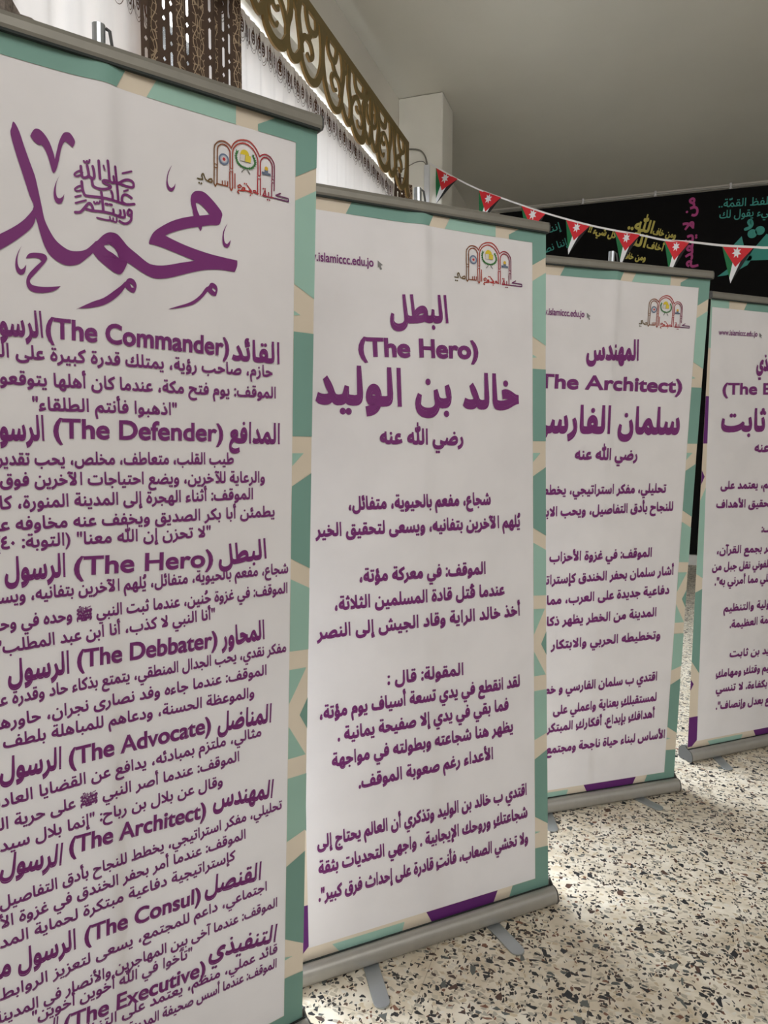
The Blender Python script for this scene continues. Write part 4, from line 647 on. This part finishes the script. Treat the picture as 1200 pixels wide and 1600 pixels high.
def roll_up_banner(key, loc, yaw, lean, inner, seed, label, feet):
    root = tag(empty('roll_up_banner', loc, yaw), label, 'banner', 'printed roll-up banners standing in a row')
    def surf(u, z, lift): return (u, -(lean * z / 2) - sheet_bulge(u, z, seed) - lift, z)
    put = lambda u, z, j=0.0: surf(u, z, 0.0017 + j)
    # sheet: beige border and white field in one cloth
    zs = [0.034, 0.0795] + [0.0795 + (1.929 - 0.0795) * i / 90 for i in range(1, 91)] + [1.947, 1.967]
    mb = MB(); rows = []
    for z in zs:
        ui = inner(z); us = [0.0, ui * 0.5, ui] + [ui + (0.753 - ui) * i / 100 for i in range(1, 101)] + [0.765, 0.777, 0.789, 0.80]
        rows.append([surf(u, z, 0) for u in us])
    nc = len(rows[0]); vs = [p for r in rows for p in r]
    fw_, fb = [], []
    for i in range(len(rows) - 1):
        for j in range(nc - 1):
            f = (i * nc + j, i * nc + j + 1, (i + 1) * nc + j + 1, (i + 1) * nc + j)
            (fw_ if (2 <= j < nc - 5 and 1 <= i < len(rows) - 3) else fb).append(f)
    mb.add(vs, fw_, 0); o = 0
    for f in fb: mb.f.append(f); mb.m.append(1); mb.c.append(None)
    # border shapes printed on it
    order = {'teal': 2, 'mint': 3, 'violet': 4}
    pat = MB()
    for name, pts in BORDER_TOP + BORDER_RIGHT + BORDER_BOTTOM + BORDER_LEFT:
        pts = [(inner(z) if u == 'i' else u, z) for u, z in pts]
        n0 = [Vector((p[0], p[1], 0)) for p in pts]
        pat.add(n0, tessellate_polygon([n0]), order[name])
    d = densify(pat, 0.012); o = len(mb.v)
    mb.v += [surf(p[0], p[1], 0.0011) for p in d.v]
    for f, mi in zip(d.f, d.m): mb.f.append(tuple(i + o for i in f)); mb.m.append(mi); mb.c.append(None)
    sheet = mb.build('printed_sheet', [M['white'], M['beige'], M['teal'], M['mint'], M['violet']], root, smooth=True)
    # wording
    mb = MB()
    for bk, text, R, L, hgt, cls in LETTERING:
        if bk != key: continue
        latin = cls in ('e1', 'eb', 'url')
        anchor, meas = 'R', 'before'
        if cls == 'url': meas = 'after'
        if key == 'b4' and cls != 'url': anchor = 'L'; meas = 'before' if latin else 'after'
        set_line(mb, text, R, L, hgt, put, PENS[cls], latin, anchor, meas)
    mb.build('lettering', M['ink'], sheet)
    if key in POINTERS:
        mb = MB(); n0 = [Vector((p[0], p[1], 0)) for p in POINTERS[key]]; mb.add([put(p.x, p.y) for p in n0], tessellate_polygon([n0])); tag(mb.build('pointer_mark', M['grey_ink'], sheet), 'grey arrow pointer beside the web address')
    if key == 'b1':
        mb = MB()
        for s in CALLIGRAPHY:
            sm = [smooth_closed(c) for c in s]
            tris = tessellate_polygon([[Vector((p[0], p[1], 0)) for p in c] for c in sm])
            mb.add([(p[0], p[1], 0) for c in sm for p in c], tris)
        d = densify(mb, 0.012); d.v = [put(p[0], p[1], 0.0) for p in d.v]
        tag(d.build('calligraphy', M['ink'], sheet, smooth=True), 'large purple brush calligraphy')
        mb = MB()
        for w, pts in SALUTATION: ribbon(mb, pts if len(pts) < 3 else smooth_open(pts, 3), w * 1.05, put)
        tag(mb.build('salutation', M['ink'], sheet), 'small stacked purple script between the calligraphy strokes')
    # emblem
    (ox, oz), sc = EMBLEM_AT[key]
    E = lambda p: (ox + p[0] * sc, oz + p[1] * sc)
    mb = MB()
    for w, pts in EMBLEM_STROKES:
        q = smooth_open(pts, 2) if len(pts) > 6 and w < 0.0019 * 1.2 else pts
        for a, b2 in zip(q, q[1:]): ribbon(mb, [E(a), E(b2)], w * sc * 1.05, put, 0, lin((120, 118, 112)) if w < 0.0018 else ink_ramp((a[0] + b2[0]) / 2))
    for c, r in EMBLEM_DOTS: disc(mb, E(c), r * sc, put, 0, ink_ramp(c[0]), 8)
    for c, r in EMBLEM_RINGS: ring(mb, E(c), r * sc, 0.0014 * sc, put, 0, ink_ramp(c[0]))
    F = EMBLEM_FILLS
    c, r = F['disc']; disc(mb, E(c), r * sc, put, 0, lin((98, 112, 140)), 24, 0.0002); disc(mb, E(c), r * 0.72 * sc, put, 0, lin((170, 178, 192)), 24, 0.0004); disc(mb, E(c), r * 0.5 * sc, put, 0, lin((214, 200, 200)), 24, 0.0006)
    disc(mb, E(c), F['red'][1] * sc, put, 0, lin((190, 34, 44)), 12, 0.0008)
    c, r = F['sun']; disc(mb, E(c), r * sc, put, 0, lin((222, 196, 40)), 24, 0.0002)
    for k, col in (('book_left', (214, 208, 200)), ('book_right', (222, 200, 60)), ('base', (84, 98, 122)), ('drum', (104, 116, 136))):
        pts = [E(p) for p in F[k]]; mb.add([put(p[0], p[1], 0.0005 if k != 'drum' else 0.0007) for p in pts], [tuple(range(4))], 0, lin(col))
        if k.startswith('book'): ribbon(mb, pts + pts[:1], 0.0007 * sc, put, 0, lin((110, 100, 70)))
    w = smooth_open(F['wreath'], 5); n = len(w)
    for i in range(n - 1):
        ribbon(mb, [E(w[i]), E(w[i + 1])], 0.0026 * sc, put, 0, lin((40, 110, 44)))
        a, b2 = Vector(w[i]), Vector(w[i + 1]); dn = (b2 - a).normalized(); nn = Vector((-dn.y, dn.x))
        if i % 2 == 0:
            for sgn in (-1, 1):
                tip = a + dn * 0.003 * (1 if i > n / 2 else -1) + nn * sgn * 0.0022
                ribbon(mb, [E(a), E(tip)], 0.0011 * sc, put, 0, lin((46, 124, 50)))
    c, r = F['dome']; disc(mb, E(c), r * sc, put, 0, lin((214, 172, 44)), 14, 0.0009)
    tag(mb.build('college_emblem', M['coloured'], sheet), 'small emblem of three coloured arches over curved Arabic lettering')
    # hanging rail: hollow clip profile with end caps
    yt = -(lean * 1.98 / 2)
    prof = [(-0.010, 1.962), (-0.0125, 1.968), (-0.0125, 1.980), (-0.009, 1.988), (-0.003, 1.991), (0.004, 1.991), (0.010, 1.988), (0.0125, 1.98), (0.0125, 1.968), (0.010, 1.962)]
    mb = MB(); mb.prism(([(-0.004, yt + y, z) for y, z in prof], [(0.804, yt + y, z) for y, z in prof]), None)
    rail = mb.build('hanging_rail', M['rail'], root)
    mb = MB(); mb.box(0, 0.80, yt - 0.0115, yt - 0.004, 1.9585, 1.9625); mb.build('rail_lip', M['slot'], rail)
    for x0 in (-0.007, 0.804):
        mb = MB(); p2 = [(y * 1.06, 1.9765 + (z - 1.9765) * 1.06) for y, z in prof]; mb.prism(([(x0, yt + y, z) for y, z in p2], [(x0 + 0.003, yt + y, z) for y, z in p2]), None); mb.build('end_cap', M['dark'], rail)
    # cassette
    prof = smooth_open([(-0.030, 0.006), (-0.036, 0.013), (-0.0365, 0.026), (-0.034, 0.038), (-0.028, 0.047), (-0.018, 0.0515), (-0.010, 0.052)], 3) + [(-0.006, 0.050), (-0.006, 0.030), (0.004, 0.030), (0.004, 0.066)] + smooth_open([(0.010, 0.066), (0.022, 0.062), (0.034, 0.050), (0.040, 0.034), (0.039, 0.014), (0.033, 0.0055)], 3)
    mb = MB(); mb.prism(([(-0.006, y, z) for y, z in prof], [(0.806, y, z) for y, z in prof]), None)
    cas = mb.build('base_cassette', M['alu'], root, smooth=True)
    mb = MB(); mb.box(-0.005, 0.805, -0.0100, -0.0062, 0.0515, 0.0545); mb.build('sheet_slot', M['slot'], cas)
    for x0 in (-0.0095, 0.806):
        mb = MB(); p2 = [(0.0 + y * 1.03, 0.04 + (z - 0.04) * 1.03) for y, z in prof if not (z < 0.055 and abs(y) < 0.0065)]; mb.prism(([(x0, y, z) for y, z in p2], [(x0 + 0.0035, y, z) for y, z in p2]), None); mb.build('end_cap', M['dark'], cas)
    # support pole behind the sheet with its hook over the rail
    mb = MB(); mb.tube([(0.40, 0.03, 0.05), (0.40, yt + 0.025, 2.032)], 0.0105, 12); pole = mb.build('support_pole', M['steel'], root, smooth=False)
    mb = MB(); mb.tube([(0.412, yt + 0.026, 2.03), (0.4165, yt + 0.022, 2.026), (0.418, yt + 0.016, 2.0), (0.418, yt + 0.0145, 1.975)], 0.0028, 6); mb.build('pole_hook', M['dark'], pole)
    # swivel feet: rounded flat bars under the cassette
    for (fx, fy, tx, ty) in feet:
        a, b2 = Vector((fx, fy)), Vector((tx, ty)); d = (b2 - a).normalized(); nn = Vector((-d.y, d.x)) * 0.0205
        out = [a + nn, b2 + nn] + [b2 + nn * math.cos(k * math.pi / 8) + d * 0.0205 * math.sin(k * math.pi / 8) for k in range(1, 8)] + [b2 - nn, a - nn]
        mb = MB(); mb.prism(([(p.x, p.y, 0.0005) for p in out], [(p.x, p.y, 0.005) for p in out]), None); mb.build('foot', M['steel'], root, bevel=0.001)
    return root

flat = lambda z: 0.048
taper = lambda z: 0.050 - 0.042 * max(0, min(1, (z - 0.08) / 1.85))
FT2 = [(0.22, 0.03, 0.182, -0.150), (0.585, 0.03, 0.588, -0.138)]
roll_up_banner('b1', (0.80474, 0.70551, 0), 0.968247, 0.08751, flat, 0.4, 'nearest tall roll-up banner, at left, with huge purple calligraphy and many small lines', FT2)
roll_up_banner('b2', (1.16382, 1.50148, 0), 0.763424, -0.0878, flat, 2.1, 'roll-up banner in the middle reading The Hero in purple', FT2)
roll_up_banner('b3', (1.49393, 2.45386, 0), 0.632314, 0.08491, flat, 3.7, 'roll-up banner reading The Architect, standing behind the Hero banner', [(0.24, 0.03, 0.185, -0.122), (0.605, 0.03, 0.643, -0.107)])
roll_up_banner('b4', (2.21465, 3.2307, 0), 0.710079, 0.02174, taper, 5.2, 'farthest roll-up banner, cut by the right edge of the photo', [(0.17, 0.03, 0.10, -0.124), (0.60, 0.03, 0.64, -0.12)])

# ------------------------------------------------------------------ curtains
def pleat(y, amp, period, seed):
    return amp * (math.sin(2 * math.pi * y / period + seed + 0.7 * math.sin(y * 3.1 + seed)) * 0.7 + 0.3 * math.sin(2 * math.pi * y / (period * 0.53) + 1.7 * seed))
def curtain(name, y0, y1, x, z0, z1, amp, period, seed, mat, step=0.008, uvname='cloth'):
    n = int((y1 - y0) / step); zs = [z0 + (z1 - z0) * k / 24 for k in range(25)]
    pts, s = [], 0.0; ss = []
    for i in range(n + 1):
        y = y0 + (y1 - y0) * i / n; px = x + pleat(y, amp, period, seed)
        if pts: s += math.hypot(y - pts[-1][1], px - pts[-1][0])
        pts.append((px, y)); ss.append(s)
    me = bpy.data.meshes.new(name); vs, fs = [], []
    for z in zs:
        k = 0.75 + 0.25 * (z1 - z) / (z1 - z0)
        for (px, y) in pts: vs.append((x + (px - x) * k, y, z))
    for r in range(24):
        for i in range(n): fs.append((r * (n + 1) + i, r * (n + 1) + i + 1, (r + 1) * (n + 1) + i + 1, (r + 1) * (n + 1) + i))
    me.from_pydata(vs, [], fs); me.materials.append(mat)
    uv = me.uv_layers.new(name=uvname)
    for p in me.polygons:
        p.use_smooth = True
        for li in p.loop_indices:
            vi = me.loops[li].vertex_index; uv.data[li].uv = (ss[vi % (n + 1)], vs[vi][2])
    o = bpy.data.objects.new(name, me); COL.objects.link(o); return o

def sheer(y0, y1, x, ztop, zt, seed, label, ya, yb, zb=1.7):
    root = tag(empty('sheer_curtain', (x, (y0 + y1) / 2, zb)), label, 'curtain', 'white sheer curtains at the windows')
    def at(o): o.parent = root; o.matrix_parent_inverse = Matrix.Translation(root.location).inverted(); return o
    at(curtain('sheer_cloth', y0, y1, x, zb, ztop, 0.010, 0.145, seed, M['sheer']))
    at(curtain('heading_band', y0, y1, x + 0.003, ztop - 0.045, ztop, 0.006, 0.05, seed, M['sheer']))
    # embroidered border: ovals with hanging beaded loops, alternately large and small
    mb = MB(); y = ya; k = 0; P = 0.057
    def put(a, z, j=0.0):
        t = 0.75 + 0.25 * (ztop - z) / (ztop - zb)
        return (x + pleat(a, 0.010, 0.145, seed) * t + 0.0035 + j, a, z)
    while y < yb:
        h, w = (0.040, 0.0175) if k % 2 == 0 else (0.032, 0.011)
        zc = zt + (0.0 if k % 2 == 0 else 0.004)
        out = [(y + w * math.sin(2 * math.pi * i / 16) * (1 if math.cos(2 * math.pi * i / 16) < 0.6 else 0.75), zc + h * math.cos(2 * math.pi * i / 16)) for i in range(17)]
        ribbon(mb, out, 0.0065, put, 0)
        for q in (0.55, 0.1, -0.35):
            disc(mb, (y, zc + h * q), 0.0105 if k % 2 == 0 else 0.0065, put, 0, None, 8)
        ribbon(mb, [(y, zc + h), (y, zc + h + 0.014)], 0.004, put, 0)
        ribbon(mb, [(y + P / 2, zc + 0.03), (y + P / 2, zc - 0.042)], 0.006, put, 0)
        for dw, dz in ((0.024, 0.070), (0.017, 0.056)):
            lo = [(y - dw, zc - 0.03), (y - dw * 0.85, zc - 0.05), (y - dw * 0.45, zc - dz), (y, zc - dz - 0.006), (y + dw * 0.45, zc - dz), (y + dw * 0.85, zc - 0.05), (y + dw, zc - 0.03)]
            ribbon(mb, smooth_open(lo, 2), 0.0028, put, 1)
        y += P; k += 1
    at(tag(mb.build('embroidered_border', [M['braid'], M['thread']]), 'brown embroidered border with beaded loops'))
    return root
sheer(-0.9, 2.55, 0.10, 3.455, 3.045, 0.6, 'white sheer curtain behind the nearest banner, left of the brown curtain', 1.2, 2.52)
sheer(2.75, 5.55, 0.10, 3.455, 3.375, 2.2, 'white sheer curtain with brown embroidery under the gold pelmet', 3.0, 5.5)
o = curtain('cutwork_curtain', 2.29, 3.06, 0.18, 0.03, 3.47, 0.03, 0.21, 1.1, M['cutwork'], 0.006); tag(o, 'wide brown cutwork curtain with pale embroidery, left of the gold pelmet', 'curtain')
o = curtain('cutwork_curtain', 5.36, 5.80, 0.178, 0.03, 3.50, 0.026, 0.15, 0.2, M['cutwork'], 0.006); tag(o, 'narrow brown cutwork curtain at the column end of the pelmet', 'curtain')
# gathered grey cloth at the far left
mb = MB(); n = 26; rows = []
for r in range(11):
    t = r / 10; row = []
    for i in range(n + 1):
        s = i / n; y = 1.15 + s * (0.62 - 0.10 * t) ; z = 2.63 - 0.06 * (s - 0.8) ** 2 - 1.2 * t - (0.02 if s > 0.9 else 0)
        row.append((0.21 + 0.025 * math.sin(s * 40 + t * 2) * (0.5 + t), y, z))
    rows.append(row)
mb.add([p for r in rows for p in r], [(r * (n + 1) + i, r * (n + 1) + i + 1, (r + 1) * (n + 1) + i + 1, (r + 1) * (n + 1) + i) for r in range(10) for i in range(n)])
tag(mb.build('tied_back_curtain', M['brocade'], smooth=True), 'gathered grey patterned curtain showing over the rail at far left', 'curtain')
# track
mb = MB(); mb.box(0.055, 0.135, -0.95, 5.85, 3.475, 3.505); mb.box(0.135, 0.141, -0.95, 5.85, 3.465, 3.512)
tag(mb.build('curtain_track', M['track'], bevel=0.003), 'white curtain track above the sheer curtains behind the pelmet', 'curtain track')

# gold fretwork pelmet
PX, PZ = 0.25, 3.285
root = tag(empty('fretwork_pelmet', (PX, 4.0, PZ)), 'gold fretwork pelmet of scrolls hanging above the windows', 'pelmet')
mb = MB()
TH = 0.012
def fret(pts, w, taper=False):
    n = len(pts); L_, R_ = [], []
    for i in range(n):
        a, b2 = Vector(pts[max(i - 1, 0)]), Vector(pts[min(i + 1, n - 1)]); d = (b2 - a).normalized()
        ww = w * 1.5 / 2 * (1 - 0.6 * i / (n - 1) if taper else 1)
        q = Vector(pts[i]); nn = Vector((-d.y, d.x)) * ww; L_.append(q + nn); R_.append(q - nn)
    j = random.random() * 0.0008
    f = lambda q, x: (x, q.x, q.y)
    vs = [f(q, TH + j) for q in L_] + [f(q, TH + j) for q in R_] + [f(q, -j) for q in L_] + [f(q, -j) for q in R_]
    fr, ed = [], []
    for i in range(n - 1):
        fr += [(i, i + 1, n + i + 1, n + i), (2 * n + i, 3 * n + i, 3 * n + i + 1, 2 * n + i + 1)]
        ed += [(i, 2 * n + i, 2 * n + i + 1, i + 1), (n + i, n + i + 1, 3 * n + i + 1, 3 * n + i)]
    ed += [(0, n, 3 * n, 2 * n), (n - 1, 3 * n - 1, 4 * n - 1, 2 * n - 1)]
    mb.add(vs, fr, 0)
    o = len(mb.v) - len(vs)
    for q in ed: mb.f.append(tuple(k + o for k in q)); mb.m.append(1); mb.c.append(None)
YA, YB = -0.9, 1.40     # local: pelmet runs from Y 3.1-ish past the frame to 5.42
fret([(-4.6, 0.393), (1.42, 0.393)], 0.036)
fret([(1.402, 0.42), (1.402, 0.02), (1.40, 0.005)], 0.036)
fret([(1.40, 0.02), (1.36, 0.06), (1.345, 0.12)], 0.03, True)
PER = 0.80
def motif(y0, s):
    S = lambda pts, k=5: [(y0 + s * p[0] * PER / 0.56, p[1]) for p in smooth_open(pts, k)]
    # big hanging loop with a spiral inside
    fret(S([(0.02, 0.392), (0.0, 0.26), (0.015, 0.14), (0.06, 0.05), (0.12, 0.022), (0.175, 0.06), (0.195, 0.14), (0.165, 0.21), (0.115, 0.215), (0.09, 0.17), (0.115, 0.13), (0.14, 0.145)]), 0.034, True)
    fret(S([(0.195, 0.392), (0.215, 0.29), (0.20, 0.20), (0.185, 0.12)]), 0.032)
    # leaf scroll rising beside it
    fret(S([(0.20, 0.10), (0.235, 0.05), (0.275, 0.04), (0.30, 0.085), (0.30, 0.17), (0.275, 0.26), (0.285, 0.392)]), 0.030)
    fret(S([(0.30, 0.15), (0.335, 0.22), (0.375, 0.25), (0.41, 0.225), (0.405, 0.18), (0.375, 0.175), (0.37, 0.20)]), 0.024, True)
    fret(S([(0.345, 0.392), (0.36, 0.31), (0.40, 0.29), (0.45, 0.31), (0.465, 0.392)]), 0.024)
    fret(S([(0.30, 0.10), (0.34, 0.035), (0.40, 0.015), (0.455, 0.05), (0.47, 0.13), (0.455, 0.22), (0.48, 0.30), (0.53, 0.385)]), 0.034)
    fret(S([(0.41, 0.20), (0.44, 0.15), (0.425, 0.10), (0.39, 0.09), (0.375, 0.12)]), 0.02, True)
    fret(S([(0.47, 0.12), (0.51, 0.07), (0.545, 0.10), (0.56, 0.18), (0.555, 0.27), (0.56, 0.392)]), 0.03)
    fret(S([(0.06, 0.392), (0.055, 0.32), (0.085, 0.28), (0.125, 0.29), (0.145, 0.355), (0.13, 0.392)]), 0.022)
    fret(S([(0.10, 0.28), (0.12, 0.24), (0.15, 0.215)]), 0.02)
    fret(S([(0.235, 0.392), (0.245, 0.32), (0.22, 0.29)]), 0.018)
    fret(S([(0.505, 0.30), (0.50, 0.24), (0.525, 0.20), (0.55, 0.20)]), 0.02)
y = 1.385
k = 0
while y > -4.4:
    motif(y, -1) if k % 2 == 0 else motif(y - PER, 1)
    y -= PER; k += 1
board = mb.build('fretwork_board', [M['gold'], M['gilt']], root)
mb = MB(); mb.box(-0.20, 0.0, -4.6, 1.40, 0.385, 0.405); tag(mb.build('pelmet_shelf', M['track'], root), 'white shelf behind the fretwork')

# ------------------------------------------------------------------ conduit and cables on the column
mb = MB(); mb.box(0.238, 0.283, 5.944, 5.967, 0.0, 3.73); o = mb.build('cable_trunking', M['pvc'], bevel=0.002); tag(o, 'upright white cable trunking on the face of the column', 'trunking')
def cable(pts, label, r):
    mb = MB(); P = [Vector(p) for p in pts]; out = []
    for i in range(len(P) - 1):
        p0, p1, p2, p3 = P[max(i - 1, 0)], P[i], P[i + 1], P[min(i + 2, len(P) - 1)]
        for q in range(6):
            t = q / 6; out.append(0.5 * ((2 * p1) + (p2 - p0) * t + (2 * p0 - 5 * p1 + 4 * p2 - p3) * t * t + (3 * p1 - p0 - 3 * p2 + p3) * t ** 3))
    out.append(P[-1]); mb.tube(out, r, 6); tag(mb.build('cable', M['cable'], smooth=True), label, 'cable')
cable([(0.03, 5.955, 3.883), (0.12, 5.955, 3.876), (0.20, 5.955, 3.855), (0.245, 5.955, 3.80), (0.262, 5.955, 3.73), (0.262, 5.955, 3.70)], 'upper grey cable arching from the pelmet into the trunking', 0.007)
cable([(0.03, 5.958, 3.715), (0.10, 5.958, 3.745), (0.17, 5.958, 3.768), (0.225, 5.958, 3.764), (0.25, 5.956, 3.735), (0.252, 5.956, 3.70)], 'lower thin cable curving into the trunking top', 0.0035)

# ------------------------------------------------------------------ black backdrop on the far wall
root = tag(empty('backdrop', (0.3, YEND - 0.03, 0.13)), 'black printed backdrop with yellow, magenta and turquoise script on the far wall', 'backdrop')
rel = lambda p: (p[0] - 0.3, p[1] - (YEND - 0.03), p[2] - 0.13)
mb = MB(); n = 60; X0, X1 = 0.36, 6.6
for side in (0.0, 0.004):
    vs = [rel((X0 + (X1 - X0) * i / n, YEND - 0.03 + side + 0.003 * math.sin(i * 0.9), z)) for z in (0.13, 4.245) for i in range(n + 1)]
    mb.add(vs, [(i, i + 1, n + 2 + i, n + 1 + i) for i in range(n)])
cloth = mb.build('backdrop_cloth', M['black'], root, smooth=True)
mb = MB(); pw = lambda x, z, j=0.0: rel((x, YEND - 0.036 - j, z))
mi = {'y': 0, 'm': 1, 't': 2}
for text, R, L, hgt, c in BACKDROP:
    meas = 'after' if text.startswith(('من|', 'لا ت|', 'كل ش|')) else 'before'
    set_line(mb, text, R, L, hgt, pw, (0.05, 0.07) if c != 't' else (0.015, 0.02), False, 'R' if meas == 'before' else 'L', meas, mi[c])
for poly in QAF:
    n0 = [Vector((p[0], p[1], 0)) for p in poly]; mb.add([pw(p.x, p.y) for p in n0], tessellate_polygon([n0]), 2)
for c, r in QAF_DOTS: disc(mb, c, r, pw, 2)
ribbon(mb, smooth_open(QAF_DAMMA, 3), 0.035, pw, 2)
mb.build('lettering', [M['yellow'], M['magenta'], M['cyan']], cloth)
mb = MB(); mb.tube([rel((0.26, YEND - 0.06, 4.262)), rel((6.7, YEND - 0.06, 4.262))], 0.011, 8); rod = mb.build('hanging_rod', M['alu'], root)
for x in (1.35, 2.15, 2.93, 3.75, 4.6):
    mb = MB(); mb.tube([rel((x, YEND - 0.06, 4.24)), rel((x, YEND - 0.06, 4.30))], 0.014, 8); mb.build('rod_tie', M['tape'], rod)

# ------------------------------------------------------------------ flag bunting
root = tag(empty('flag_bunting', STRING[0]), 'string of seven triangular flags, red green white and black, strung from the column', 'bunting')
o3 = Vector(STRING[0])
mb = MB(); P = [Vector(p) for p in STRING]; out = []
for i in range(len(P) - 1):
    p0, p1, p2, p3 = P[max(i - 1, 0)], P[i], P[i + 1], P[min(i + 2, len(P) - 1)]
    for q in range(4):
        t = q / 4; out.append(0.5 * ((2 * p1) + (p2 - p0) * t + (2 * p0 - 5 * p1 + 4 * p2 - p3) * t * t + (3 * p1 - p0 - 3 * p2 + p3) * t ** 3))
out.append(P[-1])
n = len(out)
vs = [p - o3 + Vector((0, dy, dz)) for dz in (0.006, -0.006) for dy in (-0.0012,) for p in out] + [p - o3 + Vector((0, 0.0012, dz)) for dz in (0.006, -0.006) for p in out]
mb.add(vs, [(i, i + 1, n + i + 1, n + i) for i in range(n - 1)] + [(2 * n + i, 3 * n + i, 3 * n + i + 1, 2 * n + i + 1) for i in range(n - 1)] + [(i, 2 * n + i, 2 * n + i + 1, i + 1) for i in range(n - 1)] + [(n + i, n + i + 1, 3 * n + i + 1, 3 * n + i) for i in range(n - 1)])
mb.build('tape', M['tape'], root)
def pennant(A, B, T, seed):
    A, B, T = Vector(A), Vector(B), Vector(T)
    def w(a, b2):     # a along A->B, b2 towards the tip; cloth ripples a little
        p = A + (B - A) * a; q = p + (T - (A + (B - A) * 0.2)) * b2 + Vector((0, 0, 0))
        return q
    nrm = (B - A).cross(T - A).normalized()
    if nrm.y > 0: nrm = -nrm
    AB = B - A
    Rp = A + AB * 0.28 + (T - A) * 0.55
    aR = A + (Rp - A) * 0.8; bR = B + (Rp - B) * 0.72
    low = A + (T - A) * 0.72
    polys = [(0, [A, Rp, B]), (1, [A, low, T * 0.5 + low * 0.5, aR + (Rp - aR) * 0.0]), (2, [aR, T * 0.5 + low * 0.5, T, bR, Rp]), (3, [bR, T, B])]
    mb = MB()
    for mi_, pl in polys:
        n0 = pl; c = sum(n0, Vector()) / len(n0)
        for off in (0.0, -0.0016):
            mb.add([p - o3 + nrm * off for p in n0], [tuple(range(len(n0)))], mi_)
    # seven-pointed star
    c = (A + B + Rp) / 3 + (Rp - (A + B) / 2) * -0.04; ex = AB.normalized(); ez = nrm.cross(ex).normalized()
    if ez.z < 0: ez = -ez
    r = AB.length * 0.15
    st = [c + ex * (math.sin(math.pi * k / 7) * (r if k % 2 == 0 else r * 0.5)) + ez * (math.cos(math.pi * k / 7) * (r if k % 2 == 0 else r * 0.5)) + nrm * 0.001 for k in range(14)]
    mb.add([p - o3 for p in st] + [c - o3 + nrm * 0.001], [(k, (k + 1) % 14, 14) for k in range(14)], 2)
    d = densify(mb, 0.03)
    vs = []
    for v in d.v:
        p = Vector(v); k = (A - o3 - p).dot((T - A).normalized()) ; vs.append(p + Vector((0, 0.006 * math.sin(18 * k + seed + 9 * p.x) * min(1.0, abs(k) * 6), 0)))
    d.v = [tuple(v) for v in vs]
    d.build('pennant', [M['red'], M['green'], M['fwhite'], M['fblack']], root)
for i, (A, B, T) in enumerate(PENNANTS): pennant(A, B, T, i * 1.3)
